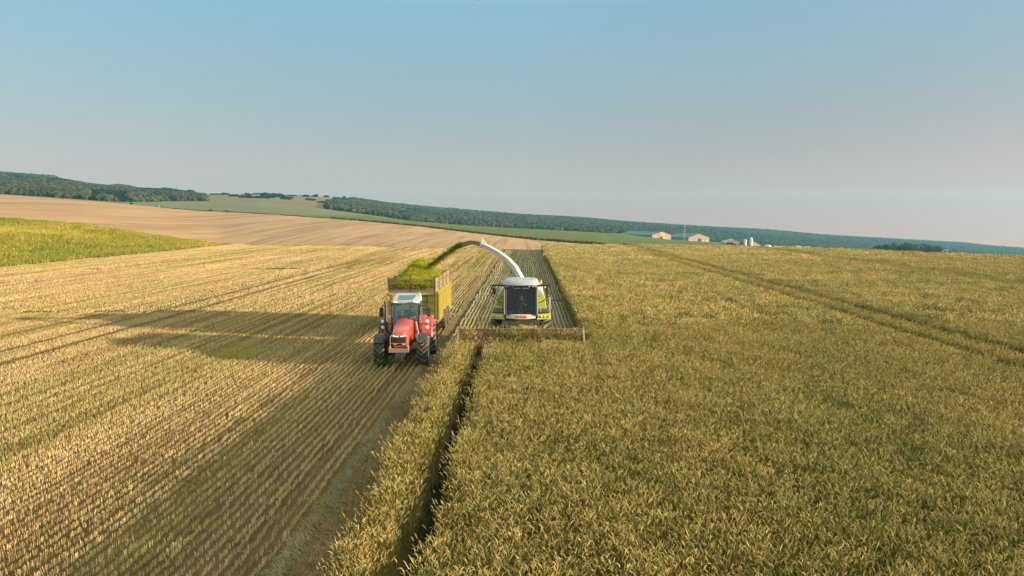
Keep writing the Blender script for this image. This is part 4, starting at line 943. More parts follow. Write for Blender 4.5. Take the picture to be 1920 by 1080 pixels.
for s in (-1, 1):
    q = MB(); q.lathe([(.06, 0), (.062, .14), (.04, .18), (0, .19)], (s * 1.0, -.75, 3.70), 'Z', 14); q.build("beacon", m_amber, FH, smooth=True)
    q = MB(); q.box((s * 1.12, -.95, 3.63), (.70, .10, .10)); q.build("lamp_bar", m_blk, FH)
    for x in (.98 + .02, 1.16):
        q = MB(); q.box((s * (x + .06), -1.02, 3.56), (.07, .05, .06)); q.build("work_lamp", m_lamp, FH, 0.01)
    for x in (.42, .62, .74):
        q = MB(); q.box((s * x, F1 - .08, 3.60), (.075, .05, .055)); q.build("work_lamp", m_lamp, FH, 0.01)
    q = MB(); q.tube([(s * 1.42, -.98, 3.65), (s * 1.52, -1.0, 3.58), (s * 1.53, -1.0, 3.25), (s * 1.46, -1.0, 3.12), (s * 1.02, -1.02, 2.78), (s * .84, -1.05, 2.76)], .022, 8); q.build("mirror_frame", m_blk, FH)
    q = MB(); q.box((s * 1.36 if s < 0 else 1.32, -1.02, 3.36), (.17 if s < 0 else .10, .07, .36)); q.build("mirror", m_blk, FH, 0.015)
    # swelling engine hood seen beside the cab
    prof = [(.72, 2.05), (.78, 3.42), (.95, 3.36), (1.10, 3.20), (1.22, 2.95), (1.30, 2.62), (1.34, 2.30), (1.34, 2.05)]
    b = MB(); b.prism([(s * x, z) for x, z in prof if z < 2.99] + [(s * .75, 2.99)], .55, 4.7, 'Y')
    pr = [(s * .72, 2.05), (s * .75, 2.98), (s * 1.21, 2.98), (s * 1.30, 2.62), (s * 1.34, 2.30), (s * 1.34, 2.05)]
    b = MB(); b.prism(pr, .55, .95, 'Y'); b.build("cab_side_panel", m_lime, FH, 0.03); b = MB(); b.prism(pr, 1.95, 4.7, 'Y'); b.build("body_side", m_lime, FH, 0.03)
    pr = [(s * .75, 2.985), (s * .78, 3.42), (s * .95, 3.36), (s * 1.10, 3.20), (s * 1.205, 2.985)]
    b = MB(); b.prism(pr, .57, .94, 'Y'); b.build("cab_shoulder", m_wht, FH, 0.03); b = MB(); b.prism(pr, 1.97, 4.6, 'Y'); b.build("body_shoulder", m_wht, FH, 0.03)
    b = MB(); b.lathe([(.13, 0), (.13, -.05), (0, -.055)], (s * .98, .52, 3.06), 'Y', 18); b.build("side_lamp", m_chrome, FH, smooth=True)
    # lime front panels above the wheels, with round lamps
    b = MB(); b.hexa([(s * .80, -1.22, 1.92), (s * 1.50, -1.10, 1.95), (s * 1.50, .9, 1.95), (s * .80, .9, 1.92)], [(s * .80, -1.18, 2.20), (s * 1.50, -1.06, 2.24), (s * 1.50, .9, 2.24), (s * .80, .9, 2.20)]); pn = b.build("lamp_panel", m_lime, FH, 0.02)
    for x in (1.02, 1.20, 1.40):
        q = MB(); yy = -1.215 + (x - .8) * .171
        q.lathe([(.055, .02), (.055, -.03), (.04, -.045), (0, -.045)], (s * x, yy, 2.08), 'Y', 14); q.build("headlight", m_chrome if x < 1.3 else m_amber, pn, smooth=True)
    b = MB(); b.box((s * 1.15, -.3, 2.27), (.62, 1.5, .04)); b.build("walkway", m_chas, FH)
    hrx = s * 1.46
    b = MB(); b.tube([(hrx, -1.0, 2.24), (hrx + s * .02, -1.0, 3.02)], .022); b.tube([(hrx, .4, 2.24), (hrx + s * .02, .4, 3.02), (hrx + s * .02, -1.0, 3.02)], .02)
    b.tube([(s * .98, -1.0, 2.24), (s * .98, -1.0, 2.75), (s * 1.06, -1.0, 2.84), (hrx + s * .02, -1.0, 3.02)], .02); b.tube([(s * .98, -1.0, 2.50), (hrx + s * .02, -1.0, 2.62)], .016); b.build("handrail", m_chrome, FH, smooth=True)
    b = MB()
    for i in range(8): b.box((s * (.92 + i * .055), -1.16, 2.30), (.018, .03, .09))
    b.build("grab_grille", m_chas, FH)
bm = MB(); secs = []
for x in np.linspace(-.84, .84, 13):
    yy = -1.36 + .14 * (x / .84) ** 2; zz = 1.97 + .045 * (x / .84) ** 2; secs.append([(x, yy + .08, zz), (x, yy, zz), (x, yy, zz + .225), (x, yy + .06, zz + .245)])
bm.loft(secs); bum = bm.build("front_band", m_wht, FH, smooth=True)
tc = bpy.data.curves.new("lettering", 'FONT'); tc.body = "CLAAS"; tc.size = .235; tc.extrude = .006; tc.align_x = 'CENTER'; tc.align_y = 'CENTER'; tc.offset = .007; tc.space_character = 1.08
to = bpy.data.objects.new("lettering_tmp", tc); col.objects.link(to); dg = bpy.context.evaluated_depsgraph_get(); tm = bpy.data.meshes.new_from_object(to.evaluated_get(dg)); bpy.data.objects.remove(to)
tm.materials.clear(); tm.materials.append(m_textr); tx = bpy.data.objects.new("lettering", tm); col.objects.link(tx); tx.parent = bum; tx.location = (.02, -1.372, 2.082); tx.rotation_euler = (R(90), 0, 0); tx.scale = (.82, .68, 1)
us = MB(); us.box((0, -.9, 1.75), (1.9, .6, .36)); us.build("cab_floor_box", m_chas, FH)
fh = MB(); fh.hexa([(-.55, -2.3, .75), (.55, -2.3, .75), (.5, -.6, 1.0), (-.5, -.6, 1.0)], [(-.55, -2.3, 1.45), (.55, -2.3, 1.45), (.5, -.6, 1.72), (-.5, -.6, 1.72)]); fh.build("feeder_housing", m_lime, FH, 0.02)
pt = MB(); pt.box((.02, -2.0, 1.52), (.26, .5, .16)); pt.box((.02, -1.5, 1.66), (.22, .5, .10)); pt.build("feeder_cover", m_mud, FH, 0.02)
ar = MB()
for s in (-1, 1):
    ar.tube([(s * .25, -2.0, 1.5), (s * .72, -1.0, 1.62)], .04); ar.tube([(s * .72, -1.1, 1.75), (s * .72, -1.3, 1.35), (s * .62, -2.0, 1.15)], .06)
ar.build("lift_arm", m_mud, FH, smooth=True)
st_ = MB(); st_.box((0, -.25, 2.16), (.5, .5, .14)); st_.box((0, .05, 2.60), (.5, .14, .8)); st_.build("seat", m_int, FH, 0.04)
sw = MB(); sw.tube([(.02, -.98, 2.12), (.02, -.80, 2.68)], .06)
for k in range(16):
    a, b2 = 2 * math.pi * k / 16, 2 * math.pi * (k + 1) / 16
    sw.tube([(.02 + .19 * math.cos(a), -.80 + .08 * math.sin(a), 2.72 + .13 * math.sin(a)), (.02 + .19 * math.cos(b2), -.80 + .08 * math.sin(b2), 2.72 + .13 * math.sin(b2))], .015, 6)
sw.build("steering_wheel", m_int, FH)
mo = MB(); mo.box((.46, -.8, 2.75), (.22, .04, .16)); mo.box((.50, -.6, 2.5), (.1, .5, .06)); mo.build("control_console", m_int, FH, 0.01)
for (x, w, hh, c, r) in ((-.50, .16, .12, (.45, .5, .5), .1), (-.62, .06, .22, (.42, .2, .07), 0), (.05, .12, .07, (.5, .55, .12), 0), (-.08, .10, .05, (.55, .5, .4), .2), (.40, .20, .06, (.5, .48, .42), 0), (.62, .10, .04, (.4, .35, .3), 0)):
    q = MB(); q.box((x, F0 + .10, 2.25 + hh / 2), (w, .08, hh), (0, 0, r)); q.build("dashboard_clutter", flat("clutter_%d" % int(x * 100 + 100), c), FH, 0.01)
for i, x in enumerate((-.30, -.22, -.13, -.05, .10, .17, .24, .31, .38)): gs = MB(); gs.box((x, F1 - .045, 3.50 + .008 * (i % 3)), (.045, .006, .02 + .022 * (i % 2)), (0, (.3 if i % 2 else -.2), 0)); gs.build("windscreen_letter", m_wht, FH)
driver(inplace(FH, (.0, -.30, 2.22)), "driver in dark clothes with both hands on the wheel of the lime harvester", m_shirtC, m_trou, False, 0.0, 0.46, 0.44)
# engine deck behind the cab and the blower
ed = MB(); ed.box((0, 3.32, 2.65), (1.48, 2.74, 1.2)); ed.build("engine_hood", m_lime, FH, 0.05)
tw = MB(); tw.lathe([(.42, 3.2), (.42, 3.42), (.30, 3.5), (.26, 3.7)], (.0, 2.3, 0), 'Z', 24); tw.build("spout_turret", m_mud, FH, smooth=True)
# the spout: a box-section arc swung out over the trailer
SP = [((980, 536), 40.9), ((976, 520), 41.0), ((966, 502), 41.3), ((952, 487), 41.7), ((935, 474.5), 42.1), ((918, 465), 42.5), ((904, 459.5), 42.8)]
spw = [at(u, v, Y) for (u, v), Y in SP]
spw = [p - Vector((-.30, 38.5, 0)) for p in spw]
def boxpath(pts, w, h, taper=1.0):
    secs = []; up = Vector((0, 0, 1)); n = len(pts)
    hd = (pts[-1] - pts[0]); hd.z = 0; side = Vector((hd.y, -hd.x, 0)).normalized()
    for i, p in enumerate(pts):
        d = (pts[min(i + 1, n - 1)] - pts[max(i - 1, 0)]).normalized(); o = side.cross(d).normalized(); k = 1 + (taper - 1) * i / (n - 1)
        if o.z < 0 and i > 1: o = -o
        secs.append([p + side * w / 2 * k - o * h / 2 * k, p + side * w / 2 * k + o * h / 2 * k, p - side * w / 2 * k + o * h / 2 * k, p - side * w / 2 * k - o * h / 2 * k])
    return secs
b = MB(); b.loft(boxpath(spw, .30, .26, .82)); spt = b.build("discharge_spout", m_wht, FH, 0.015)
fp_ = [at(u, v, Y) - Vector((-.30, 38.5, 0)) for u, v, Y in ((906, 460, 42.8), (895, 455.5, 43.1), (884, 454.5, 43.3), (873, 457, 43.5), (868, 460, 43.6))]
b = MB(); b.loft(boxpath(fp_, .30, .24, .9)); b.build("deflector_flap", paint("crop_stained_steel", (.20, .17, .07), .8, 0, .7, (.16, .15, .04), scale=5), spt, 0.01)
b = MB(); p = spw[-1]; b.prism([(p.x - .10, p.z + .08), (p.x + .32, p.z + .02), (p.x + .0, p.z + .40)], p.y - .12, p.y + .12, 'Y'); b.box((p.x - .08, p.y, p.z - .02), (.08, .36, .34), (0, .5, 0)); b.build("flap_bracket", m_wht, spt)
# the cutting head
HD = MB(); HW = 3.05
HD.box((0, -2.30, 1.10), (2 * HW, .10, 1.05)); HD.box((0, -2.33, 1.62), (2 * HW, .12, .06)); HD.hexa([(-HW, -4.0, .18), (HW, -4.0, .18), (HW, -2.3, .35), (-HW, -2.3, .35)], [(-HW, -4.0, .22), (HW, -4.0, .22), (HW, -2.3, .60), (-HW, -2.3, .60)])
for k in range(7): HD.box((-HW + (k + .5) * 2 * HW / 7, -2.24, 1.2), (.08, .08, .9))
head = HD.build("cutting_head", m_dusty, FH, 0.015)
for s in (-1, 1):
    b = MB(); x = s * HW; b.hexa([(x - .05, -4.4, .15), (x + .05, -4.4, .15), (x + .06, -2.2, .15), (x - .06, -2.2, .15)], [(x - .03, -4.3, .45), (x + .03, -4.3, .45), (x + .05, -2.25, 1.66), (x - .05, -2.25, 1.66)]); b.build("crop_divider", paint("dusty_grey_%d" % (s + 1), (.24, .19, .15), .8, 0, .6), head, 0.02)
au = MB(); au.tube([(-HW + .1, -2.75, .95), (HW - .1, -2.75, .95)], .20, 16)
N_ = 150; q1, q2 = [], []
for k in range(N_ + 1):
    t = k / N_; x = -HW + .15 + t * (2 * HW - .3); a = 14 * math.pi * abs(t - .5) * 2; q1.append((x, -2.75 + .2 * math.cos(a), .95 + .2 * math.sin(a))); q2.append((x, -2.75 + .36 * math.cos(a), .95 + .36 * math.sin(a)))
au.add(q1 + q2, [(k, k + 1, N_ + 2 + k, N_ + 1 + k) for k in range(N_)]); au.build("auger", m_dusty, head)
sk_ = MB(); sk_.hexa([(-1.75, -4.35, .35), (-1.40, -4.35, .35), (-1.40, -3.2, .9), (-1.75, -3.2, .9)], [(-1.75, -4.4, .42), (-1.40, -4.4, .42), (-1.40, -3.2, .97), (-1.75, -3.2, .97)]); sk_.build("skid_plate", paint("grey_plate", (.16, .18, .18), .5, .2, .4), head, 0.01)
g2_ = np.array([(x, y, .12) for x in np.arange(-3.1, 2.6, .3) for y in (35.4, 35.6)]); ga = np.concatenate([hd, g2_])
scatter("gathered_stalks", [(catch_p, ga, np.stack([RNG.uniform(-.3, .5, len(ga)), RNG.uniform(-.3, .3, len(ga)), RNG.uniform(0, 6.28, len(ga))], 1), RNG.uniform(.7, 1.0, len(ga)))],
        "cut stalks tumbling into the harvester's dusty cutting head", "cut stalks")

# the jet of chopped crop from the spout to the load, and what drifts off it
jet = [at(u, v, Y) for u, v, Y in ((866, 458, 43.6), (858, 461, 43.8), (845, 470, 44.1), (831, 480, 44.5), (817.5, 490, 45.0), (804, 500, 45.6))]
def onjet(t):
    f = t * (len(jet) - 1); i = min(len(jet) - 2, int(f)); return jet[i].lerp(jet[i + 1], f - i)
sec = MB(); ss = []
for k in range(25):
    t = k / 24; p = onjet(t); r = .05 + .03 * t; q_ = []
    for j in range(10):
        a = 2 * math.pi * j / 10; rr = r * (1 + .45 * mnoise.noise(Vector((t * 14, math.cos(a) * 1.2, math.sin(a) * 1.2)))); q_.append(p + Vector((rr * .45 * math.cos(a), rr * math.cos(a + 1.2) * .7, rr * math.sin(a))))
    ss.append(q_)
sec.loft(ss); m_jet = leafy("dark_chopped_crop", [(0.0, (0.06, 0.085, 0.010)), (0.5, (0.16, 0.18, 0.018)), (1.0, (0.30, 0.31, 0.03))], 1.5, ((1, 1, 1), (.8, .9, .8)), .2, .4)
jo = sec.build("silage_jet", m_jet, None, smooth=True); tag(jo, "dark green jet of chopped crop flying from the spout to the trailer", "silage jet", None, "stuff")
a_ = jo.data.attributes.new("tint", 'FLOAT', 'POINT'); a_.data.foreach_set("value", [.45 + .5 * mnoise.noise(Vector(p) * 6) for p in sec.v])
jp = [chip(m_jet, .8, 6, .05) for _ in range(4)]
jl = [];
for _ in range(2000):
    t = random.random(); p = onjet(t); r = (.11 + .10 * t); jl.append((p.x + random.gauss(0, r * .5), p.y + random.gauss(0, r * .6), p.z + random.gauss(-.02, r * .55)))
dl = []
for _ in range(650):                     # spray around the landing place
    dl.append((-6.5 + random.gauss(0, .75), 46.5 + random.gauss(0, 1.0), 4.25 + abs(random.gauss(0, .32)) - .25))
for _ in range(1300):                    # chips sliding and drifting down the lit side of the trailer
    y = 43.8 + abs(random.gauss(2.2, 1.7)); x = -5.33 + abs(random.gauss(0, .16)); dl.append((x, min(y, 51.5), 3.9 - abs(random.gauss(0, 1.0))))
for _ in range(260): t = random.random(); p = onjet(t); dl.append((p.x + random.gauss(.1, .25), p.y + random.gauss(0, .25), p.z - abs(random.gauss(0, .35))))
for _ in range(110): dl.append((-7.4 + random.gauss(0, .8), 46 + random.gauss(0, 1.2), 4.3 + random.uniform(-.3, 1.0)))
jl, dl = np.array(jl), np.array([p for p in dl if p[2] > .4])
scatter("flying_chips", [(jp, jl, R3f(len(jl)), RNG.uniform(.7, 1.4, len(jl))), (one_, dl, R3f(len(dl)), RNG.uniform(.8, 1.8, len(dl)))], "loose green chips flying round the jet and the trailer side", "flying chips")
# a green spill on the stubble, left of the tractor
c0 = onground(455, 664); sp_ = np.array([(c0.x + random.gauss(0, .9), c0.y + random.gauss(0, .8), .06) for _ in range(420)])
scatter("silage_spill", [(cps, sp_, R3(len(sp_)), RNG.uniform(.6, 1.1, len(sp_)))], "small green patch of spilled chips in the tractor's shadow", "spilled silage")
# ------------------------------------------------------------ the farm across the valley
def on_valley(u, v, Y):
    return at(u, v, Y)
m_bwall = paint("barn_wall", (0.30, 0.185, 0.14), 0.9, 0, 0.4, (0.24, 0.15, 0.115), scale=.12)
m_bwarm = paint("barn_orange_panel", (0.50, 0.25, 0.11), 0.9, 0, 0.3, (0.5, 0.3, 0.18), scale=.12)
m_broof = paint("barn_grey_roof", (0.085, 0.115, 0.13), 0.8, 0, 0.3, (0.06, 0.085, 0.095), scale=.1)
m_bside = paint("barn_pale_side", (0.15, 0.19, 0.20), 0.8, 0, 0.4, (0.09, 0.13, 0.14), scale=.15)
m_open = flat("dark_opening", (0.03, 0.035, 0.035), 0.9); m_white = paint("white_wall", (0.58, 0.52, 0.45), 0.8, 0, 0.3, (.6, .5, .42), scale=.3)
m_cream = paint("cream_sheet", (0.42, 0.34, 0.25), 0.8, 0, 0.3, (.5, .4, .3), scale=.2); m_rroof = paint("red_brown_roof", (0.22, 0.09, 0.07), 0.8, 0, 0.4, (.3, .16, .12), scale=.2)
def barn(u0, u1, vb, vr, ve, Y, L, rz, label, warm=False):
    a, b = at(u0, vb, Y), at(u1, vb, Y); W = (b.x - a.x) / math.cos(rz) * .93; base = (a + b) / 2
    H = at((u0 + u1) / 2, vr, Y).z - base.z; E = at(u0, ve, Y).z - base.z
    r = empty("barn", (base.x, base.y, base.z - .6), rz, label, "barn"); E += .6; H += .6
    g = MB(); g.prism([(-W / 2, 0), (W / 2, 0), (W / 2, E), (0, H), (-W / 2, E)], 0, .5, 'Y'); g.build("gable_wall", m_bwall, r)
    g = MB(); g.prism([(-W / 2, 0), (W / 2, 0), (W / 2, E), (0, H), (-W / 2, E)], L - .5, L, 'Y'); g.build("gable_wall", m_bwall, r)
    for s in (-1, 1):
        g = MB(); g.box((s * (W / 2 - .15), L / 2, E / 2), (.3, L - 1.1, E))
        for k in range(12): g.box((s * (W / 2 + .1), (k + .5) * L / 12, E / 2), (.25, .5, E - .1))
        g.build("side_wall", m_bside, r)
        g = MB(); g.hexa([(s * (W / 2 + .6), -.4, E - .15), (0, -.4, H + .12), (0, L + .4, H + .12), (s * (W / 2 + .6), L + .4, E - .15)], [(s * (W / 2 + .6), -.4, E + .15), (0, -.4, H + .42), (0, L + .4, H + .42), (s * (W / 2 + .6), L + .4, E + .15)]); g.build("roof_slope", m_broof, r)
    g = MB(); g.box((-W * .02 if warm else W * .03, -.12, H * .22), (W * .16, .2, H * .44)); g.build("doorway", m_open, r)
    if warm:
        g = MB(); g.prism([(-W * .06, H * .5), (W * .15, H * .5), (W * .15, H - W * .15 * (H - E) / (W / 2) - .1), (0, H - .1), (-W * .06, H - W * .06 * (H - E) / (W / 2) - .1)], -.14, -.02, 'Y'); g.box((W * .11, -.08, H * .25), (W * .09, .12, H * .5)); g.build("gable_panel", m_bwarm, r)
        g = MB(); g.box((W * .12, -1.5, .9), (W * .16, 1.5, 1.2)); g.build("parked_load", m_white, r)
    else:
        g = MB()
        for k in (-.42, -.33, .2, .36): g.box((k * W, -.1, 1.4), (W * .07, .2, 2.2))
        g.build("pale_panel", m_cream, r)
    return r
barn(1219, 1262, 449.5, 435, 440.5, 940, 62, R(33), "long barn with an orange panelled gable, beyond the green field left of the mast", True)
barn(1287, 1334, 453.5, 438.5, 445.5, 960, 46, R(24), "broad barn with a pinkish brown gable, right of the lattice mast")
b0 = at(1358, 456.5, 1050); b1 = at(1386, 456.5, 1050); r = empty("farm_shed", (b0 + b1) / 2 - Vector((0, 0, 1)), 0, "low tan shed between the broad barn and the silos", "shed"); W = b1.x - b0.x
g = MB(); g.prism([(-W / 2, 0), (W / 2, 0), (W / 2, 3.2), (W * .08, 6.2), (-W * .2, 5.4), (-W / 2, 3.0)], 0, 18, 'Y'); g.build("shed_body", m_bwall, r)
g = MB(); g.hexa([(-W / 2 - .4, -.3, 3.05), (W * .08, -.3, 6.3), (W * .08, 18.3, 6.3), (-W / 2 - .4, 18.3, 3.05)], [(-W / 2 - .4, -.3, 3.3), (W * .08, -.3, 6.6), (W * .08, 18.3, 6.6), (-W / 2 - .4, 18.3, 3.3)]); g.hexa([(W * .08, -.3, 6.3), (W / 2 + .4, -.3, 3.1), (W / 2 + .4, 18.3, 3.1), (W * .08, 18.3, 6.3)], [(W * .08, -.3, 6.6), (W / 2 + .4, -.3, 3.4), (W / 2 + .4, 18.3, 3.4), (W * .08, 18.3, 6.6)]); g.build("roof", m_cream, r)
for (u, vt, vb, lab) in ((1397, 448.5, 459, "shorter white silo nearest the tan shed"), (1408, 445, 460, "taller white silo beside the sloping cream cover")):
    p = at(u, vb, 1100); h = at(u, vt, 1100).z - p.z; s = MB(); s.lathe([(2.3, -1), (2.3, h * .84), (2.4, h * .85), (.5, h * .97), (.3, h)], (0, 0, 0), 'Z', 24)
    for k in range(7): s.lathe([(2.36, h * .12 * k + .2), (2.36, h * .12 * k + .4)], (0, 0, 0), 'Z', 24)
    r = empty("silo", p, 0, lab, "silo"); s.build("silo_body", m_white, r, smooth=True); s = MB(); s.tube([(-2.5, 0, 0), (-2.5, 0, h * .9)], .18, 6); s.build("ladder", m_chas, r)
a, b = at(1411, 452, 1100), at(1427, 460, 1100); s = MB(); s.hexa([(a.x, 1100, b.z - 1), (b.x, 1100, b.z - 1), (b.x, 1112, b.z - 1), (a.x, 1112, b.z - 1)], [(a.x, 1100, a.z), (b.x, 1100, b.z), (b.x, 1112, b.z), (a.x, 1112, a.z)])
o = s.build("feed_cover", m_cream, None, 0.1); tag(o, "cream sloping cover leaning down from the taller silo", "feed cover")
p = at(1439, 461.5, 1080); s = MB(); s.lathe([(5.5, -.8), (5.3, .4), (4.4, 1.3), (2.6, 2.0), (0, 2.3)], p, 'Z', 20); o = s.build("hay_mound", m_cream, None, smooth=True); tag(o, "small pale rounded mound right of the silos", "mound")
for k, u in enumerate(np.linspace(1456, 1500, 6)):
    v = 459.5 + (u - 1456) * .085; p = at(u, v + 4, 1120); w = 7.4
    r = empty("cattle_shed", p, R(8), ("red brown roofed shed nearest the pale mound, first of its row", "second red brown roofed shed from the pale mound", "third red brown roofed shed from the pale mound", "third red brown roofed shed from the white building", "second red brown roofed shed from the white building", "red brown roofed shed nearest the white building, last of its row")[k], "shed", "cattle sheds in a row")
    s = MB(); s.box((0, 5, .5), (w * .9, 10, 3.2)); s.build("shed_wall", m_cream, r); s = MB(); s.hexa([(-w * .62, -.5, 3.9), (w * .40, -.5, 2.2), (w * .40, 11, 2.2), (-w * .62, 11, 3.9)], [(-w * .62, -.5, 4.2), (w * .40, -.5, 2.5), (w * .40, 11, 2.5), (-w * .62, 11, 4.2)]); s.build("roof", m_rroof, r)
p = at(1515, 466, 1120); s = MB(); s.box((0, 3, 1.4), (8.6, 6, 3.4)); r = empty("farm_office", p, 0, "small white flat building at the right end of the red brown sheds", "building"); s.build("wall", m_white, r); s = MB(); s.box((0, 3, 3.2), (9.2, 6.6, .25)); s.build("roof", m_broof, r)
s = MB()
for k in (-2.6, 0, 2.6): s.box((k, -.05, 1.6), (1.1, .1, 1.2))
s.build("window", m_open, r)
p = at(1498, 463.5, 1100); s = MB(); s.box((0, 0, .9), (7.5, 2.4, 1.8)); s.box((-3.0, 0, 1.9), (1.6, 2.3, 1.0)); o = s.build("parked_lorry", m_white, None, 0.1); o.location = p; tag(o, "white lorry parked in front of the red brown sheds", "lorry")
# the lattice mast
pb_ = at(1283, 450, 930); pt_ = at(1283.5, 423, 930); h = pt_.z - pb_.z; r = empty("lattice_mast", pb_, 0, "thin red and white lattice mast between the two big barns", "mast")
m_mast_w = flat("mast_white", (.5, .46, .43)); m_mast_r = flat("mast_red", (.32, .15, .12))
for k in range(7):
    z0_, z1_ = h * k / 7, h * (k + 1) / 7; s = MB(); w0 = .75 - .45 * k / 7; w1 = .75 - .45 * (k + 1) / 7
    cs = [(-1, -1), (1, -1), (1, 1), (-1, 1)]
    for i, (x, y) in enumerate(cs):
        s.tube([(x * w0, y * w0, z0_), (x * w1, y * w1, z1_)], .06, 4); x2, y2 = cs[(i + 1) % 4]; s.tube([(x * w0, y * w0, z0_), (x2 * w1, y2 * w1, z1_)], .045, 4); s.tube([(x * w1, y * w1, z1_), (x2 * w1, y2 * w1, z1_)], .07, 4)
    s.build("mast_section", m_mast_w if k % 2 == 0 else m_mast_r, r)
for z, dx in ((.93, .7), (.72, 1.0), (.50, .6)):
    s = MB(); s.lathe([(.4, -.2), (.4, .2)], (dx, -.6, h * z), 'Y', 14); s.build("antenna_dish", m_mast_w, r)

# ------------------------------------------------------------ trees and bushes one can tell apart
m_leafd = leafy("tree_leaves_dark", [(0.0, (0.025, 0.038, 0.014)), (0.5, (0.055, 0.068, 0.022)), (1.0, (0.13, 0.095, 0.035))], 0.05, ((1.2, 1.0, .9), (.8, .95, .9)), .15, .1)
m_leafr = leafy("tree_leaves_brown", [(0.0, (0.055, 0.038, 0.018)), (0.5, (0.12, 0.075, 0.035)), (1.0, (0.20, 0.125, 0.055))], 0.05, ((1.2, 1.0, .9), (.8, .95, .9)), .15, .1)
m_bark = flat("bark", (0.06, 0.045, 0.035), 0.9)
def tree_at(p, h, w, m, label, seed, cat="tree", group=None, name="field_tree"):
    random.seed(seed); r = empty(name, p, 0, label, cat, group); t = MB()
    t.tube([(0, 0, -.5), (.1, 0, h * .35), (0, .1, h * .7)], [h * .035, h * .025, h * .01], 7)
    for _ in range(5):
        a = random.uniform(0, 6.28); t.tube([(0, 0, h * .3), (math.cos(a) * w * .2, math.sin(a) * w * .2, h * .55), (math.cos(a) * w * .36, math.sin(a) * w * .36, h * .68)], [h * .018, h * .012, h * .005], 5)
    t.build("trunk", m_bark, r)
    b = Blades(); lobes = [(random.gauss(0, w * .22), random.gauss(0, w * .22), h * random.uniform(.38, .82), random.uniform(.16, .27) * w) for _ in range(9)]
    for _ in range(1100):
        x, y, z, q = random.choice(lobes); d = Vector((random.gauss(0, 1), random.gauss(0, 1), random.gauss(0, .8))).normalized() * q * random.uniform(.55, 1.1)
        s_ = w * .05; b.strip((x + d.x, y + d.y, max(.3, z + d.z)), random.uniform(0, 6.28), s_ * 1.4, s_, random.uniform(.2, 1.4), .5, min(1, max(0, random.gauss(.4, .25))), 1)
    me = bpy.data.meshes.new("crown"); me.from_pydata(b.v, [], b.f); me.update(); a = me.attributes.new("tint", 'FLOAT', 'POINT'); a.data.foreach_set("value", b.t); me.materials.append(m)
    o = bpy.data.objects.new("crown", me); col.objects.link(o); o.parent = r; return r
clump = [(1648, 473, 461.5, 14, 0, "low dark tree at the left end of the tree clump beyond the crop"), (1660, 474, 459, 16, 0, "dark round tree second from the left end of the clump"), (1672, 474, 457.5, 13, 1, "brownish tree left of the clump's tallest crown"),
         (1684, 475, 456, 17, 0, "tallest broad dark tree in the left half of the clump"), (1698, 476, 457, 16, 0, "dense dark tree right of the clump's tallest crown"), (1712, 477, 457, 17, 1, "reddish brown tree in the middle of the clump"),
         (1724, 478, 461, 12, 1, "low brownish tree in the dip of the clump"), (1738, 479, 460, 18, 0, "dark tree before the right end of the clump"), (1752, 480, 463.5, 18, 0, "dark sloping tree at the right end of the clump"),
         (1779, 481, 472, 12, 0, "small dark bush tree standing right of the clump"), (1789, 482, 473.5, 10, 0, "tiny dark tree just right of the small bush tree"), (1812, 483, 476, 13, 1, "low brown bush between the two outlying trees"), (1823, 484, 474, 9, 1, "rightmost small brown tree beyond the crop's edge")]
for k, (u, vb, vt, wp_, br, lab) in enumerate(clump):
    Y = 620; p = at(u, vb + 3, Y); h = at(u, vt, Y).z - p.z; tree_at(p, h, wp_ * 1.55 * Y / FOC, m_leafr if br else m_leafd, lab, 100 + k, group="trees beyond the crop")
for k, (u, vb, vt, w, lab) in enumerate(((1363, 462, 456, 9, "dark bush in front of the tan shed, left of its twin"), (1372, 462, 455.5, 10, "dark bush in front of the tan shed, right of its twin"))):
    Y = 640; p = at(u, vb, Y); h = at(u, vt, Y).z - p.z; tree_at(p, h, w * Y / FOC * 1.4, m_leafd, lab, 200 + k, "bush", name="bush")
for k, (u, vb, vt, w, lab) in enumerate(((394.5, 397.5, 393, 6, "tiny low bush left of the round dark bush on the pale crest"), (425, 400, 394.5, 7, "round dark bush alone on the crest of the pale hillside"), (246, 384, 380.5, 6, "small green bush at the foot of the left wood"))):
    Y = 412; p = at(u, vb, Y); h = at(u, vt, Y).z - p.z; tree_at(p, h, w * Y / FOC * 1.3, m_leafr if k < 2 else m_leafd, lab, 210 + k, "bush", name="bush")
# scattered scrub on the open hill: one kind, told apart by nothing
random.seed(31); protoB = None; nb = 0
while nb < 46:
    i = random.randrange(len(COLS) - 1); s = random.random(); u = COLS[i] + s * (COLS[i + 1] - COLS[i])
    if not 392 < u < 800: continue
    t = random.uniform(.22, .88); v = gv(u) + (sv(u) - gv(u)) * t
    if not .2 < t < .97 or wood_kind(u, v, .5): continue
    lo = PG[i].lerp(PG[i + 1], s); hi = PS[i].lerp(PS[i + 1], s); p = Vector((lo.x + (hi.x - lo.x) * t, lo.y + (hi.y - lo.y) * t, lo.z + (hi.z - lo.z) * t ** .9)); p.z += 9 * math.sin(math.pi * t) * mnoise.noise(Vector((p.x * .004, p.y * .004, 3.1))) - .5
    vs, fs = crown_mesh(random.uniform(2.6, 5.5), random.uniform(2.8, 4.6), 2, .45, nb * 3.3)
    me = bpy.data.meshes.new("hill_bush"); me.from_pydata([(x * 1.5, y, z) for x, y, z in vs], [], fs); me.update(); a = me.attributes.new("tint", 'FLOAT', 'POINT'); a.data.foreach_set("value", [random.uniform(.1, .7) for _ in vs]); me.materials.append(m_tree)
    o = bpy.data.objects.new("hill_bush", me); col.objects.link(o); o.location = p; tag(o, "small dark bush scattered on the open olive hill in the distance", "bush", "bushes on the open hill"); nb += 1
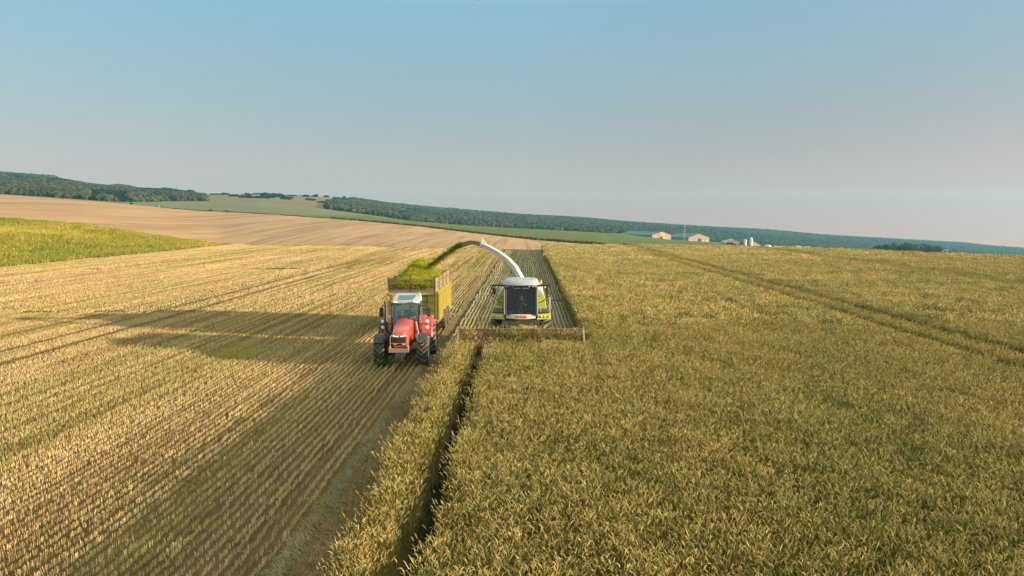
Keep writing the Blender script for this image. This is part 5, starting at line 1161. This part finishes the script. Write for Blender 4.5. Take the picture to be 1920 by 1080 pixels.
# the small blue trailer on the crest, far left
p = at(294.5, 391, 425); r = empty("blue_trailer", p, R(6), "small blue box trailer parked on the crest of the pale hillside", "trailer"); m_blue = paint("faded_blue", (0.03, 0.16, 0.24), 0.6, 0, 0.3, (.06, .2, .27), scale=.8)
s = MB(); s.box((0, 0, 1.35), (2.3, 1.6, 1.7)); s.box((0, 0, 2.22), (2.4, 1.7, .08)); s.build("trailer_box", m_blue, r, 0.04)
s = MB(); s.tube([(1.15, 0, .6), (2.6, 0, .5), (3.4, 0, .9)], .09, 6); s.box((2.5, 0, .75), (.9, .5, .5)); s.build("towbar", m_chas, r)
for s_ in (-1, 1):
    s = MB(); s.lathe([(.15, -.1), (.42, -.1), (.42, .1), (.15, .1)], (0, s_ * .7, .45), 'Y', 18); s.build("wheel", m_rub, r)

# ------------------------------------------------------------ a bird at the top of the frame
m_bird = flat("dark_feathers", (0.03, 0.035, 0.04), 0.8)
p = at(895.5, -.5, 60); r = empty("bird", p, R(10), "dark bird gliding with spread wings at the top edge of the sky", "bird")
s = MB(); s.tube([(0, -.16, 0), (0, -.11, .01), (0, 0, 0), (0, .12, 0), (0, .2, 0)], [.008, .03, .045, .03, .01], 10)
for q_ in (-1, 1): s.loft([[(q_ * .02, -.07, .01), (q_ * .02, -.03, .03), (q_ * .02, .06, .01), (q_ * .02, 0, -.01)], [(q_ * .16, -.09, .05), (q_ * .16, -.05, .062), (q_ * .16, .03, .05), (q_ * .16, -.02, .042)], [(q_ * .34, -.01, .0), (q_ * .34, 0, .006), (q_ * .34, .03, .0), (q_ * .34, .01, -.004)]])
s.loft([[(-.02, .15, 0), (.02, .15, 0), (.02, .15, .01), (-.02, .15, .01)], [(-.05, .27, 0), (.05, .27, 0), (.05, .27, .006), (-.05, .27, .006)]])
s.build("body", m_bird, r, smooth=True)
s = MB(); s.lathe([(0, -.22), (.006, -.2), (.022, -.175), (.024, -.16), (.01, -.14)], (0, 0, .005), 'Y', 10); s.build("head", m_bird, r, smooth=True)
